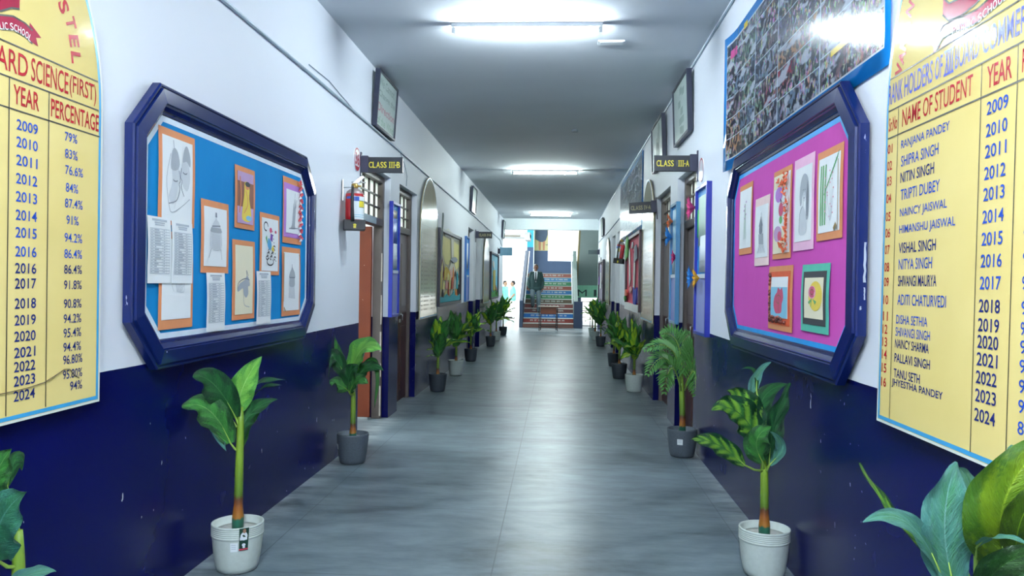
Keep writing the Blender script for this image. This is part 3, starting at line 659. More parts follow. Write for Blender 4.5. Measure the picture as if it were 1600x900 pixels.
def dome(p):
    p.fill([(.28, .3), (.26, .56), (.3, .6), (.3, .66), (.4, .76), (.46, .8), (.5, .86), (.54, .8), (.62, .76), (.7, .66), (.7, .6), (.74, .56), (.72, .3)], 0); p.fill([(.28, .58), (.72, .58), (.72, .64), (.68, .66), (.32, .66), (.28, .64)], 1); p.fill([(.46, .84), (.54, .84), (.53, .92), (.47, .92)], 2)
    p.st([(.32, .68), (.68, .7)], .006, 2); p.st([(.2, .14), (.3, .3)], .004, 1); p.st([(.78, .12), (.72, .3)], .004, 1)
    for k in range(6): p.st([(.34+.06*k, .3), (.34+.06*k, .55)], .003, 1)
L_('drawing', 'pencil drawing of a tall bottle-shaped dome, left of centre on the turquoise board', 3.915, 4.249, 1.533, 1.913, oc(), dome, (PENL, PENC, PEND))
def lady(p):
    p.fill([(0, 0), (1, 0), (1, 1), (0, 1)], 0); p.fill([(.3, .08), (.75, .05), (.86, .2), (.7, .5), (.72, .7), (.6, .82), (.42, .8), (.38, .55), (.3, .3)], 1); p.oval(.6, .78, .16, .05, 3); p.oval(.58, .72, .12, .05, 2); p.oval(.7, .12, .18, .05, 4); p.st([(.12, .2), (.2, .5), (.14, .9)], .012, 2); p.st([(.5, .65), (.62, .4), (.4, .2)], .008, 2)
L_('drawing', 'small painting of a seated figure in yellow, topmost on the turquoise board', 4.328, 4.616, 1.794, 2.15, [('mount', ORC, 0, 0, 0), ('sheet', BRNW, .028, .03, .03)], lady, (MAUV, YELP, ORC, BLKC, SKYB))
def beast(p):
    p.fill([(.1, .36), (.2, .44), (.5, .5), (.62, .56), (.74, .52), (.8, .42), (.7, .4), (.72, .3), (.6, .24), (.45, .3), (.4, .38), (.15, .33)], 0); p.st([(.1, .36), (.16, .46), (.5, .52), (.78, .5)], .005, 1); p.st([(.62, .56), (.6, .64), (.7, .56)], .005, 1); p.st([(.45, .3), (.5, .14), (.8, .1)], .004, 0)
L_('drawing', 'pale sketch of an animal head on cream paper, low on the turquoise board', 4.307, 4.63, 1.27, 1.727, [('mount', ORC, 0, 0, 0), ('sheet', CPAP, .035, .03, .03)], beast, (PENC, PEND))
def peacock(p):
    p.fill([(.42, .4), (.3, .5), (.34, .62), (.46, .6), (.55, .5), (.52, .42)], 1); p.fill([(.46, .6), (.5, .72), (.62, .7), (.6, .56)], 2); p.oval(.5, .78, .08, .05, 3); p.oval(.8, .76, .06, .03, 3); p.fill([(.3, .5), (.18, .62), (.26, .68)], 4); p.fill([(.52, .42), (.72, .36), (.66, .5)], 5)
    for k in range(9): p.curve(.3+.06*k, .25+.07*(k % 4), .06, .03, 0, 5, .008, 0); p.oval(.85-.03*k, .2+.07*k, .02, .012, 0)
    p.curve(.5, .18, .2, .07, 2, 7, .009, 0); p.curve(.22, .84, .12, .08, 0, 5, .009, 0)
L_('drawing', 'colourful peacock and blossom drawing on white paper with an orange mount', 4.705, 5.04, 1.532, 1.916, oc(bx=.028, b0=.025, b1=.03), peacock, (BLKC, BLUEL, VIOP, ROSE, GRNP, YELP))
def tree(p):
    p.fill([(.3, .1), (.7, .12), (.62, .2), (.66, .6), (.6, .84), (.55, .6), (.5, .72), (.46, .5), (.4, .2)], 0); p.st([(.2, .1), (.85, .14)], .006, 1); p.st([(.6, .84), (.62, .95)], .004, 1); p.st([(.66, .6), (.74, .8)], .005, 1)
tg = L_('drawing', 'sketch of a tree trunk on purple card edged with a crumpled red ribbon', 5.097, 5.471, 1.75, 2.192, [('mount', ORC, 0, 0, 0), ('inner_mount', PURP, .012, .04, .04), ('sheet', WPAP, .04, .03, .04)], tree, (PENC, PEND))
b = MB(); rr = random.Random(2)
for k in range(30):
    z = .02+.42*k/30; x = .135+.022*math.sin(k*1.7); b.add([(x-.018, -.012, z), (x+.018, -.025, z+.008), (x+.012, -.014, z+.03), (x-.02, -.028, z+.022)], [(0, 1, 2, 3)], k % 3 == 0)
b.build('ribbon', [REDP, WPAP], tg)
def dome2(p):
    p.fill([(.34, .42), (.34, .56), (.3, .58), (.36, .66), (.44, .71), (.5, .76), (.58, .71), (.66, .66), (.7, .58), (.66, .56), (.66, .42)], 1); p.st([(.5, .75), (.5, .8)], .006, 2); p.st([(.32, .57), (.68, .57)], .008, 2); p.fill([(.3, .22), (.34, .42), (.66, .42), (.72, .2)], 0)
th = L_('drawing', 'drawing of a dark grey dome taped at the corners, lower right of the turquoise board', 5.097, 5.463, 1.26, 1.723, oc(bx=.03), dome2, (PENL, PENC, PEND))
b = MB(); b.stroke([(-.16, .06), (-.13, .03)], .012, -.012); b.stroke([(-.17, .1), (-.17, .42)], .01, -.012); b.stroke([(.13, .42), (.15, .4)], .012, -.012); b.build('gold_strip', GOLD, th)
# ---- right board (in the photo its left end is the far end)
def sprig(p):
    for k in range(5): p.st([(.4+.05*k, .15), (.45+.03*k, .45), (.5+.05*math.sin(k), .75)], .004, 0 if k % 2 else 1); p.oval(.5+.1*math.sin(k*2), .5+.07*k, .04, .02, 2)
R_('drawing', 'faint flower sprig drawing on an orange mount, far left of the magenta board', 5.032, 5.382, 1.713, 2.17, oc(bx=.02, b0=.04), sprig, (PENL, GRNP, MAUV))
def monument(p):
    p.fill([(.36, .46), (.36, .6), (.32, .6), (.42, .72), (.48, .8), (.54, .72), (.64, .6), (.6, .6), (.6, .46)], 2); p.fill([(.32, .26), (.3, .45), (.68, .45), (.7, .24)], 1); p.st([(.48, .8), (.48, .86)], .006, 2)
    for k in range(7): p.st([(.2+.1*k, .08), (.35+.05*k, .26)], .006, 1)
R_('drawing', 'pencil drawing of a domed monument on pale pink card, second from the left', 4.622, 4.956, 1.629, 2.04, [('mount', M('blush_card', 'ecd0cc', .8), 0, 0, 0), ('sheet', WPAP, .025, .05, .05)], monument, (PENL, PENC, PEND))
def floral(p):
    p.fill([(0, 0), (.75, 0), (.75, 1), (0, 1)], 0); p.oval(.3, .25, .25, .1, 1); p.oval(.35, .75, .22, .1, 2); p.oval(.5, .55, .14, .09, 3); p.oval(.42, .22, .12, .06, 3); p.oval(.5, .42, .1, .05, 4); p.fill([(.5, .62), (.44, .7), (.54, .66)], 5)
tf = R_('drawing', 'painted red flowers edged with crumpled orange petals on the magenta board', 4.192, 4.544, 1.657, 2.148, [('mount', ORC, 0, 0, 0), ('sheet', WPAP, .02, .03, .03)], floral, (CPAP, MAUV, PURP, ROSE, GRNP, BLKC))
b = MB(); rr = random.Random(4)
for k in range(70):
    z = .03+.43*rr.random(); x = .15-.11*abs(rr.gauss(0, .5))*(1.3 if z > .36 or z < .1 else .5); s = .02+.014*rr.random(); q = rr.random()*6
    b.add([(x, -.014, z), (x+s*math.cos(q), -.03, z+s*math.sin(q)), (x+s*math.cos(q+1), -.02, z+s*math.sin(q+1)), (x+s*.5*math.cos(q+2), -.026, z+s*.5*math.sin(q+2))], [(0, 1, 2, 3)])
b.build('petal_trim', ORNP, tf)
def girl(p):
    p.fill([(.28, .10), (.3, .3), (.36, .42), (.5, .47), (.62, .42), (.7, .3), (.72, .1)], 0)
    p.fill([(.36, .48), (.32, .62), (.36, .78), (.48, .88), (.64, .89), (.8, .82), (.88, .66), (.88, .46), (.84, .3), (.72, .28), (.7, .44), (.68, .6), (.6, .66), (.48, .6), (.44, .5)], 1)
    p.fill([(.48, .74), (.58, .78), (.68, .74), (.7, .64), (.64, .55), (.57, .52), (.5, .58)], 0, -.0006); p.curve(.54, .675, .035, .008, 0, 3.1, .004, 2); p.curve(.65, .675, .03, .008, 0, 3.1, .004, 2); p.st([(.6, .66), (.59, .62), (.61, .61)], .003, 2); p.st([(.56, .575), (.6, .568), (.64, .577)], .004, 2)
    p.st([(.3, .12), (.34, .36), (.5, .46)], .004, 2); p.st([(.56, .52), (.55, .46)], .003, 2)
    for k in range(6): p.st([(.76+.02*k, .8-.03*k), (.74+.02*k, .55), (.74+.018*k, .32)], .003, 2)
R_('drawing', 'pencil portrait of a girl with long dark hair on pale pink card', 3.825, 4.148, 1.687, 2.152, [('mount', PINKC, 0, 0, 0), ('sheet', WPAP, .03, .045, .05)], girl, (PENL, PENC, PEND))
def bamboo(p):
    for u0, u1 in ((.12, .14), (.22, .24), (.33, .36)): p.st([(u0, .1), (u1, .9)], .014, 0); p.st([(u0+.03, .1), (u1+.03, .9)], .004, 1)
    p.st([(.3, .5), (.9, .95)], .008, 0)
    for k in range(10): p.st([(.4+.05*k, .58+.035*k), (.5+.05*k, .66+.04*k)], .005, 1)
    for k in range(16): p.oval(.55+.2*math.sin(k*2.3), .2+.04*k, .025, .012, 2); p.st([(.6, .14), (.55+.2*math.sin(k*2.3), .2+.04*k)], .002, 3)
tb = R_('drawing', 'green bamboo drawing with a gold strip at its edge, right end of the magenta board', 3.444, 3.784, 1.718, 2.13, [('mount', ORC, 0, 0, 0), ('sheet', WPAP, .03, .035, .035)], bamboo, (GRNP, M('dark_green_ink', '3f8f4f', .8), M('pink_blossom', 'd890a0', .8), PENL))
b = MB(); b.stroke([(.155, .03), (.155, .34)], .008, -.02); b.stroke([(.09, .04), (.12, .065)], .02, -.014); b.build('gold_strip', GOLD, tb)
def red(p):
    p.fill([(0, 0), (1, 0), (1, .75), (0, .75)], 0); p.fill([(.3, .12), (.2, .3), (.26, .52), (.4, .62), (.46, .74), (.6, .68), (.7, .74), (.78, .5), (.7, .34), (.66, .14), (.45, .1)], 1); p.curve(.5, .45, .15, .1, 0, 5, .006, 2); p.st([(.5, .15), (.5, .6)], .006, 2)
tr6 = R_('drawing', 'painting of a large red rose on blue wash, lower left on the magenta cloth', 4.148, 4.612, 1.265, 1.618, [('mount', ORC, 0, 0, 0), ('inner_mount', M('burnt_orange_card', 'd4562c', .7), .04, .03, .03), ('sheet', WPAP, .03, .04, .03)], red, (SKYB, ROSE, BRNW))
b = MB(); rr = random.Random(9)
for k in range(60):
    if k < 30: x, z = -.18+.34*rr.random(), .045+.03*rr.random()
    else: x, z = -.185+.02*rr.random(), .05+.26*rr.random()
    b.ball((x, -.012, z), .009, k % 2, 5)
b.build('bead_trim', [M('dark_brown_beads', '4a2420', .4), M('rust_beads', '7a3424', .4)], tr6)
def rose(p):
    p.oval(.62, .55, .36, .36, 0); p.oval(.45, .64, .2, .16, 1); p.oval(.45, .65, .12, .1, 2); p.curve(.45, .65, .15, .12, 0, 5.5, .006, 2); p.curve(.45, .65, .08, .06, 0, 5.5, .006, 4); p.fill([(.4, .48), (.25, .4), (.3, .34), (.42, .42)], 3); p.fill([(.5, .48), (.7, .42), (.62, .34)], 3); p.st([(.45, .5), (.4, .28)], .007, 3)
R_('drawing', 'pink rose drawing with yellow glow on black and teal green card', 3.588, 3.99, 1.29, 1.614, [('mount', TEALC, 0, 0, 0), ('inner_mount', BLKC, .035, .035, .035), ('sheet', CPAP, .03, .03, .03)], rose, (YELP, M('pale_rose', 'e0a0b0', .8), ROSE, GRNP, BRNW), curlv=.02)
# ---------------------------------------------------------------- class signs
SBLK = M('sign_black_enamel', '1b1f26', .35); SGOLD = M('sign_yellow_letters', 'd8c832', .4); SFADE = M('worn_sign_letters', 'a8a070', .5); SVFAINT = M('scratched_letter', '55585a', .5)
SBOX = M('sign_bracket_dark_blue', '2a2c44', .4)
def serif_run(b, items, x0, x1, z, h, y):
    """items: list of (text, relative width); I is drawn with serifs"""
    tot = sum(w_ for _, w_, _ in items); k = (x1-x0)/tot; x = x0
    for s, w_, m in items:
        wd = w_*k
        if s == 'I':
            c = x+wd/2; b.stroke([(c, z), (c, z+h)], wd*.42, y, m); b.stroke([(x+wd*.06, z+.003), (x+wd*.94, z+.003)], .006, y, m); b.stroke([(x+wd*.06, z+h-.003), (x+wd*.94, z+h-.003)], .006, y, m)
        elif s == '-': b.stroke([(x+wd*.1, z+h*.45), (x+wd*.9, z+h*.45)], .01, y, m)
        elif s != ' ': b.text(s, x+wd*.04, z, wd*.9, h, y, m, .012)
        x += wd
CLS = [('C', 1, 0), ('L', .95, 0), ('A', 1.1, 0), ('S', .85, 0), ('S', .85, 0), (' ', .5, 0)]
def class_sign(side, Y, Z, label, items, wd=.34, ht=.145, gold=None, face=None, x0=None, tilt=0):
    s = 1 if side == 'L' else -1
    t = thing('class_sign', label, 'sign', on_wall(side, Y, Z), 0, 'class signs sticking out from the walls'); t.rotation_euler = (0, tilt, 0)
    b = MB(); b.box(min(0, s*.012), max(0, s*.012), -.02, .02, -.16, .12); b.box(min(s*.012, s*.075), max(s*.012, s*.075), -.022, .022, -.07, .085); b.build('bracket', SBOX, t, .003)
    a, e = sorted((s*.06, s*(.06+wd)))
    pn = MB().box(a, e, -.018, .018, -ht/2, ht/2).build('panel', face or SBLK, t, .003)
    if items:
        b = MB(); serif_run(b, items, a+.022, e-.022, -.028, .056, -.0195); b.build('lettering', [gold or SGOLD, SVFAINT], pn)
    return t
class_sign('L', 7.25, 2.585, 'black sign reading CLASS III-B above the open orange door', CLS+[('I', .55, 0), ('I', .55, 0), ('I', .55, 0), ('-', .4, 0), ('B', .95, 0)])
class_sign('R', 7.26, 2.615, 'black sign reading CLASS VIII-A with a faded V, on the right wall', CLS+[('V', .6, 1), ('I', .55, 0), ('I', .55, 0), ('I', .55, 0), ('-', .4, 0), ('A', 1.0, 0)])
class_sign('R', 10.28, 2.52, 'black sign reading CLASS IV-A, slightly tilted over the glossy poster', CLS+[('I', .5, 0), ('V', .9, 0), ('-', .4, 0), ('A', .9, 0)], .30, .145, SFADE, tilt=-.07)
class_sign('L', 17.3, 2.56, 'small distant black sign reading CLASS IV-B on the left wall', CLS+[('I', .5, 0), ('V', .9, 0), ('-', .4, 0), ('B', .9, 0)], .31, .145, SFADE)
class_sign('L', 23.6, 2.46, 'blank pale blue sign at the far left end of the corridor', None, .38, .25, face=M('pale_blue_sign_back', '8fbdd4', .5))
class_sign('R', 24.8, 2.52, 'small dark sign at the far right end of the corridor', None, .30, .13, face=M('sign_grey_end', '3c4a4c', .4))
# round room-number signs
RW = M('round_sign_white', 'e4e4ea', .35); RR = M('round_sign_red', 'b02238', .35)
def round_sign(side, Y, Z, label, txt):
    t = thing('round_sign', label, 'sign', on_wall(side, Y, Z), ROT[side], 'round red and white number signs')
    b = MB(); n = 36; V = [(.105*math.cos(2*PI*k/n), .105*math.sin(2*PI*k/n)) for k in range(n)]; b.prism(V, -.008, 0); dc_ = b.build('disc', RW, t)
    b = MB(); b.add([(.105*math.cos(2*PI*k/n), -.0086, .105*math.sin(2*PI*k/n)) for k in range(n)]+[(.09*math.cos(2*PI*k/n), -.0086, .09*math.sin(2*PI*k/n)) for k in range(n)], [(k, (k+1) % n, n+(k+1) % n, n+k) for k in range(n)])
    q = [(.09*math.cos(PI*1.25+PI*.5*k/10), .09*math.sin(PI*1.25+PI*.5*k/10)) for k in range(11)]; b.poly(q, -.0088)
    if txt: b.text(txt, -.07, -.052, .14, .115, -.0092, 0, .03)
    b.build('red_marking', RR, dc_)
round_sign('L', 7.1, 2.615, 'round red and white number 36 sign left of the CLASS III-B sign', '36')
round_sign('R', 7.055, 2.53, 'round red and white sign below and right of the CLASS VIII-A sign', None)

# ---------------------------------------------------------------- fire extinguishers
EXR = M('extinguisher_red', 'b0141e', .25, coat=.5); EXW = M('extinguisher_label_white', 'dfe8ea', .4, var=.03); EXB = M('extinguisher_label_blue', '2f58a8', .4); EXY = M('extinguisher_label_yellow', 'e4d23a', .4); RUB = M('black_rubber', '15171a', .5); EXS = M('extinguisher_shoulder_grey', '9d8f8c', .4, .3)
BRASS = M('valve_brass', 'a88a4a', .35, .8)
def cyl_patch(b, r, a0, a1, z0, z1, m, n=10):
    V = [(r*math.cos(a0+(a1-a0)*k/n), r*math.sin(a0+(a1-a0)*k/n), z) for z in (z0, z1) for k in range(n+1)]
    b.add(V, [(k, k+1, n+1+k+1, n+1+k) for k in range(n)], m, True)
def extinguisher(side, Y, Z, label, tilt=0, zk=.68):
    x, y, z = on_wall(side, Y, Z, .105)
    sg = 1 if side == 'L' else -1; t = thing('fire_extinguisher', label, 'fire extinguisher', (x, y, z))
    t.matrix_world = Matrix.Translation((x, y, z))@Matrix.Rotation(.3*sg, 4, 'Z')@Matrix.Rotation(tilt, 4, 'Y')@Matrix.Diagonal((.92, .92, zk, 1))
    r = .085
    b = MB(); b.lathe([(r*.9, 0), (r, .01), (r, .36), (r*.97, .385), (r*.85, .415), (r*.6, .44), (.03, .452), (.028, .47)], (0, 0, 0), 28, mats=[0, 0, 0, 1, 1, 1, 1]); cy_ = b.build('cylinder', [EXR, EXS], t)
    b = MB(); c = -PI/2+ (-.15 if side == 'L' else .5)        # label faces the corridor
    q = r+.0008; f = 1 if side == 'L' else 1
    a0, a1 = (-PI/2-1.15, -PI/2+.2) if side == 'R' else (-PI/2-.28, -PI/2+1.5)
    cyl_patch(b, q, a0, a1, .06, .35, 0); a2 = a0+(a1-a0)*.42
    cyl_patch(b, q+.0005, a0-.75 if side == 'L' else a0, a0 if side == 'L' else a1, .318, .348, 1); cyl_patch(b, q+.0006, a0, a2, .29, .345, 1); cyl_patch(b, q+.0006, a2, a1-.15, .215, .295, 2)
    cyl_patch(b, q+.0007, a2, a1-.15, .29, .297, 3); cyl_patch(b, q+.0007, a2, a1-.15, .21, .217, 3); cyl_patch(b, q+.0007, a0+.1, a1-.1, .115, .121, 4); cyl_patch(b, q+.0007, a0+.1, a1-.1, .09, .096, 4)
    b.build('label_sleeve', [EXW, EXB, EXY, BLACKP, SKYB], cy_)
    b = MB(); b.lathe([(.028, .452), (.032, .47), (.03, .51), (.02, .52)], (0, 0, 0), 16); b.tube([(0, 0, .49), (.06, -.01, .485)], .012, 8); b.build('valve', BRASS, t)
    b = MB(); b.tube([(-.03, 0, .535), (.04, 0, .54), (.1, 0, .535)], .009, 6); b.prism([(-.02, .52), (.03, .525), (.085, .6), (.075, .62), (.05, .612), (-.0, .55)], -.012, .012); b.build('handle', STEEL, t)
    b = MB(); b.tube([(-.02, -.02, .48), (-.02, -.075, .45), (-.025, -.096, .36), (-.025, -.1, .22), (-.022, -.1, .1), (-.02, -.098, .03)], [.012, .012, .014, .015, .017, .018], 8); b.build('hose', RUB, t)
    b = MB(); b.box(-.098, .098, -.1, .1, -.07, .055); tray_ = b.build('base_tray', RUB, t, .004)
    b = MB(); b.box(-.012, .012, -.104, -.1, -.05, .0); b.ball((0, -.104, -.01), (.016, .004, .014), 0, 8); b.build('tray_emblem', SGOLD, tray_)
    b = MB(); b.tube([(-.108*sg, .0, .46), (-.05*sg, -.0, .468), (0, .0, .468)], .006, 6); b.box(-.112*sg if sg > 0 else .104, -.104*sg if sg > 0 else .112, -.02, .02, .3, .56); b.build('wall_hook', STEEL, t)
    return t
extinguisher('L', 6.66, 1.985, 'red fire extinguisher in a black base tray beside the CLASS III-B door')
extinguisher('R', 15.3, 1.97, 'tilted small fire extinguisher hanging on the far right wall past the pink board', .12, .8)

# ---------------------------------------------------------------- framed notices high on the walls
FRB = M('black_picture_frame', '20263a', .4); MOT = M('pale_green_print', 'b4c4be', .35, var=.05); MOTD = M('washed_print', '8da09a', .5); MOTR = M('washed_red_print', 'b48490', .5); MOTG = M('washed_green_print', '8fae9c', .5)
def framed(side, Y0, Y1, Z0, Z1, label, kind, lean=.05):
    Y = (Y0+Y1)/2; w_ = abs(Y1-Y0)/2; h = Z1-Z0
    loc = on_wall(side, Y, Z0, .006)
    t = thing('framed_notice', label, 'framed notice', loc, ROT[side], 'framed notices high on the walls')
    t.matrix_world = Matrix.Translation(Vector(loc))@Matrix.Rotation(ROT[side], 4, 'Z')@Matrix.Rotation(lean, 4, 'X')
    b = MB(); f = .022
    for a in ((-w_, -w_+f, 0, h), (w_-f, w_, 0, h), (-w_+f, w_-f, 0, f), (-w_+f, w_-f, h-f, h)): b.box(a[0], a[1], -.05, 0, a[2], a[3])
    b.build('frame', FRB, t, .002)
    pr_ = MB().box(-w_+f, w_-f, -.035, -.005, f, h-f).build('print', MOT, t)
    b = MB(); y = -.0356; W_ = 2*w_-.12
    if kind == 'motto':
        for i, (s, k, m) in enumerate((('We Cannot', .9, 0), ('Change the', 1, 0), ('Direction', 1, 1), ('of the Wind', 1, 2))):
            b.text(s, -w_+.06, h-.14-.125*i, W_*k, .085, y, m, .02)
    elif kind == 'faces':
        for x, z in ((.0, .8), (.3, .75), (-.2, .6), (.1, .45), (-.1, .3), (.2, .3), (-.05, .15), (.15, .12)):
            b.box(x*w_-.07, x*w_+.07, y, y+.001, z*h-.02, z*h+.05, 0)
    elif kind == 'photo':
        for x, z, s in ((.1, .3, .16), (.2, .55, .14), (-.1, .45, .15), (.3, .78, .1)): b.poly([(x*w_+s*math.cos(k), z*h+s*.9*math.sin(k)) for k in (0, 1, 2, 3, 4, 5)], y, 0)
    if b.v: b.build('lettering' if kind == 'motto' else 'figures', [MOTD, MOTR, MOTG], pr_)
framed('L', 7.63, 8.50, 3.035, 3.595, 'black framed motto print resting on the pipe above the CLASS III-B sign', 'motto', .06)
framed('R', 8.47, 7.52, 2.97, 3.56, 'black framed picture sheet high on the right wall nearest the camera', 'faces', .04)
framed('R', 10.42, 9.35, 2.96, 3.54, 'black framed picture high on the right wall behind the CLASS VIII-A sign', 'photo', .04)
framed('L', 16.05, 16.85, 2.968, 3.5, 'thin black framed notice high on the left wall before the CLASS IV-B sign', '', .05)
framed('L', 24.9, 25.6, 2.95, 3.52, 'far small framed notice at the left end of the corridor by the beam', '', .05)
framed('R', 22.9, 22.2, 2.89, 3.4, 'far small framed notice at the right end of the corridor', '', .05)

# ---------------------------------------------------------------- photo collage posters
def photo_mat(name, seed, tint):
    t = NT(name); p = t.obj(); o = t.n('ShaderNodeVectorMath', operation='ADD'); t.l(p, o.inputs[0]); o.inputs[1].default_value = (seed*3.1, seed*1.7, seed*2.3)
    v = t.n('ShaderNodeTexVoronoi'); v.inputs['Scale'].default_value = 75; t.l(t.scale(o.outputs[0], (1, 1, .5)), v.inputs['Vector'])
    hs = t.n('ShaderNodeHueSaturation'); hs.inputs['Saturation'].default_value = .7; hs.inputs['Value'].default_value = .62; t.l(v.outputs['Color'], hs.inputs['Color'])
    n = t.noise(7, 3, o.outputs[0], .5); c = t.mix(t.ramp(n, .42, .58), hs.outputs[0], lin(tint)); d = t.noise(26, 4, o.outputs[0], .6); e = t.noise(9, 2, t.scale(o.outputs[0], (.6, 1, 1.6)))
    c = t.mix(t.ramp(d, .46, .54), c, lin('1c1e30')); c = t.mix(t.math('MULTIPLY', t.ramp(e, .56, .62), .8), c, lin('b4bccb')); t.col(c); t.set(.14, 0, .4); return t.m
PHM = [photo_mat('printed_photo_%s' % nm, i, tn) for i, (nm, tn) in enumerate((('hall', '6a5560'), ('crowd', '62657e'), ('stage', '8a3444'), ('garden', '5f7a66'), ('sports', '66788e'), ('class', '46507a'), ('award', 'a0785a')))]
PBL = M('poster_blue', '1a8fe6', .12, var=.06, scale=2); PWH = M('poster_white_line', 'c6d6e2', .14); PYE = M('poster_yellow', 'dcc23a', .15); PPK = M('poster_pink', 'd04a90', .15)
def poster(side, Y, Z0, w_, h, label, cols, bottom, lift, seed, corner=None):
    """cols: relative column edges 0..1; the sheet bows off the wall by lift(x, z)"""
    t = thing('photo_poster', label, 'poster', on_wall(side, Y, Z0), ROT[side])
    nx, nz = 30, 12; b = MB(); cl = lambda x: .004+lift(x)
    def patch(x0, x1, z0, z1, dy, m, n=6):
        V = []; 
        for j in range(n+1):
            x = x0+(x1-x0)*j/n
            V += [(x, -cl(x)-dy, z0), (x, -cl(x)-dy, z1)]
        b.add(V, [(2*j, 2*j+2, 2*j+3, 2*j+1) for j in range(n)], m, True)
    patch(-w_/2, w_/2, 0, h, 0, 0, nx); sheet_ = b.build('printed_sheet', PBL, t); so_ = sheet_.modifiers.new('thickness', 'SOLIDIFY'); so_.thickness = .001; so_.offset = -1; b = MB(); rr = random.Random(seed)
    top = h-.06; mx = .05
    for a, e in zip(cols, cols[1:]):
        x0 = -w_/2+mx+(w_-2*mx)*a; x1 = -w_/2+mx+(w_-2*mx)*e
        patch(x0, x1, bottom, top, .0015, 1); z = bottom+.008
        while z < top-.05:
            hh = min(rr.uniform(.11, .19), top-.008-z); k = rr.choice((1, 2, 2)); cuts = [x0+.006]+sorted(x0+(x1-x0)*(i+rr.uniform(-.12, .12))/k for i in range(1, k))+[x1-.006]
            for c0, c1 in zip(cuts, cuts[1:]): patch(c0+.002, c1-.002, z, z+hh-.006, .0028, 4+rr.randrange(7), 3)
            z += hh
    if corner:
        for x0, x1, z0, z1, m in corner: patch(x0, x1, z0, z1, .004, m, 3)
    b.build('printed_photos', [PBL, PWH, PYE, PPK]+PHM, sheet_)
    return t
poster('R', 4.51, 2.352, 2.90, .985, 'big blue-edged collage poster of photographs above the magenta notice board', [0, .275, .465, .73, 1], .075, lambda x: .005+.03*max(0, -1.15-x)**2/.09, 11,
       [(-1.33, -1.15, .80, .86, 3), (.8, 1.1, .21, .24, 2), (-.95, -.85, .9, .94, 2)])
poster('R', 14.2, 2.365, 4.4, 1.19, 'long glossy photograph poster high on the right wall beyond the CLASS IV-A sign', [0, .2, .4, .6, .8, 1], .06, lambda x: .008, 23)

# ---------------------------------------------------------------- framed notice strips on the pillars
BFR = M('royal_blue_frame', '23309c', .3); BPA = M('azure_backing', '2f8fd0', .5); LILA = M('lilac_panel', '8f9ad0', .5, var=.05); SHT = M('pinned_sheet', 'dce6ee', .6, var=.03); MINT = M('mint_drawing', 'cfe6d6', .6, var=.05)
def strip(side, Y0, Y1, Z0, Z1, label, pieces, frame=BFR, name='slim_notice_board'):
    Y = (Y0+Y1)/2; w_ = abs(Y1-Y0)/2; h = Z1-Z0
    t = thing(name, label, 'notice frame', on_wall(side, Y, Z0), ROT[side], 'tall narrow notice frames by the doors')
    b = MB(); f = .03
    for a in ((-w_, -w_+f, 0, h), (w_-f, w_, 0, h), (-w_+f, w_-f, 0, f), (-w_+f, w_-f, h-f, h)): b.box(a[0], a[1], -.045, 0, a[2], a[3])
    b.build('frame', frame, t, .003)
    MB().box(-w_+f, w_-f, -.02, 0, f, h-f).build('backing', BPA, t)
    MB().box(-w_+f, w_-f, -.026, -.02, f, h*.38).build('lower_panel', LILA, t)
    MB().box(-w_+f, w_-f, -.034, -.02, h*.38, h*.38+.035).build('shelf_rail', SHT, t)
    for nm, m, x0, x1, z0, z1, cv in pieces:
        b = MB(); n = 6
        V = [(w_*(x0+(x1-x0)*j/n), -.024-.5*cv*math.sin(PI*j/n), z) for j in range(n+1) for z in (z0*h, z1*h)]
        b.add(V, [(2*j, 2*j+2, 2*j+3, 2*j+1) for j in range(n)], 0, True); o = b.build(nm, m, t); s = o.modifiers.new('thickness', 'SOLIDIFY'); s.thickness = .001
    return t
strip('L', 8.51, 8.91, 1.11, 2.385, 'blue framed notice strip on the pillar between the orange and brown doors', [('poster', M('poster_deep_blue', '2450b4', .4), -.6, .6, .62, .86, .01), ('poster', M('poster_sand', 'a8a090', .4), -.6, .6, .86, .93, .006), ('pinned_sheet', SHT, -.5, .7, .42, .64, .02)])
strip('R', 7.13, 6.57, 1.08, 2.37, 'blue framed notice board on the right wall with pink and yellow paper flowers', [('drawing', MINT, -.75, .8, .6, .93, .012), ('pinned_sheet', SHT, -.5, .85, .42, .66, .02), ('green_border', M('green_paper', '3fc060', .6), .72, .86, .4, .9, .006), ('green_border', M('green_paper', '3fc060', .6), -.86, -.7, .66, .85, .012)])
strip('R', 8.72, 8.26, 1.10, 2.38, 'pale blue framed notice board on the pillar between the two right doors', [('drawing', M('pale_teal_print', '7fb8d0', .4), -.7, .7, .4, .95, .008), ('pinned_sheet', SHT, -.7, .2, .42, .6, .01)], M('steel_blue_frame', '4a80a8', .3))
strip('L', 15.35, 15.85, 1.13, 2.42, 'distant blue framed notice strip before the CLASS IV-B door', [('poster', SHT, -.7, .7, .5, .9, .01)], M('medium_blue_frame', '2f6ab0', .3))

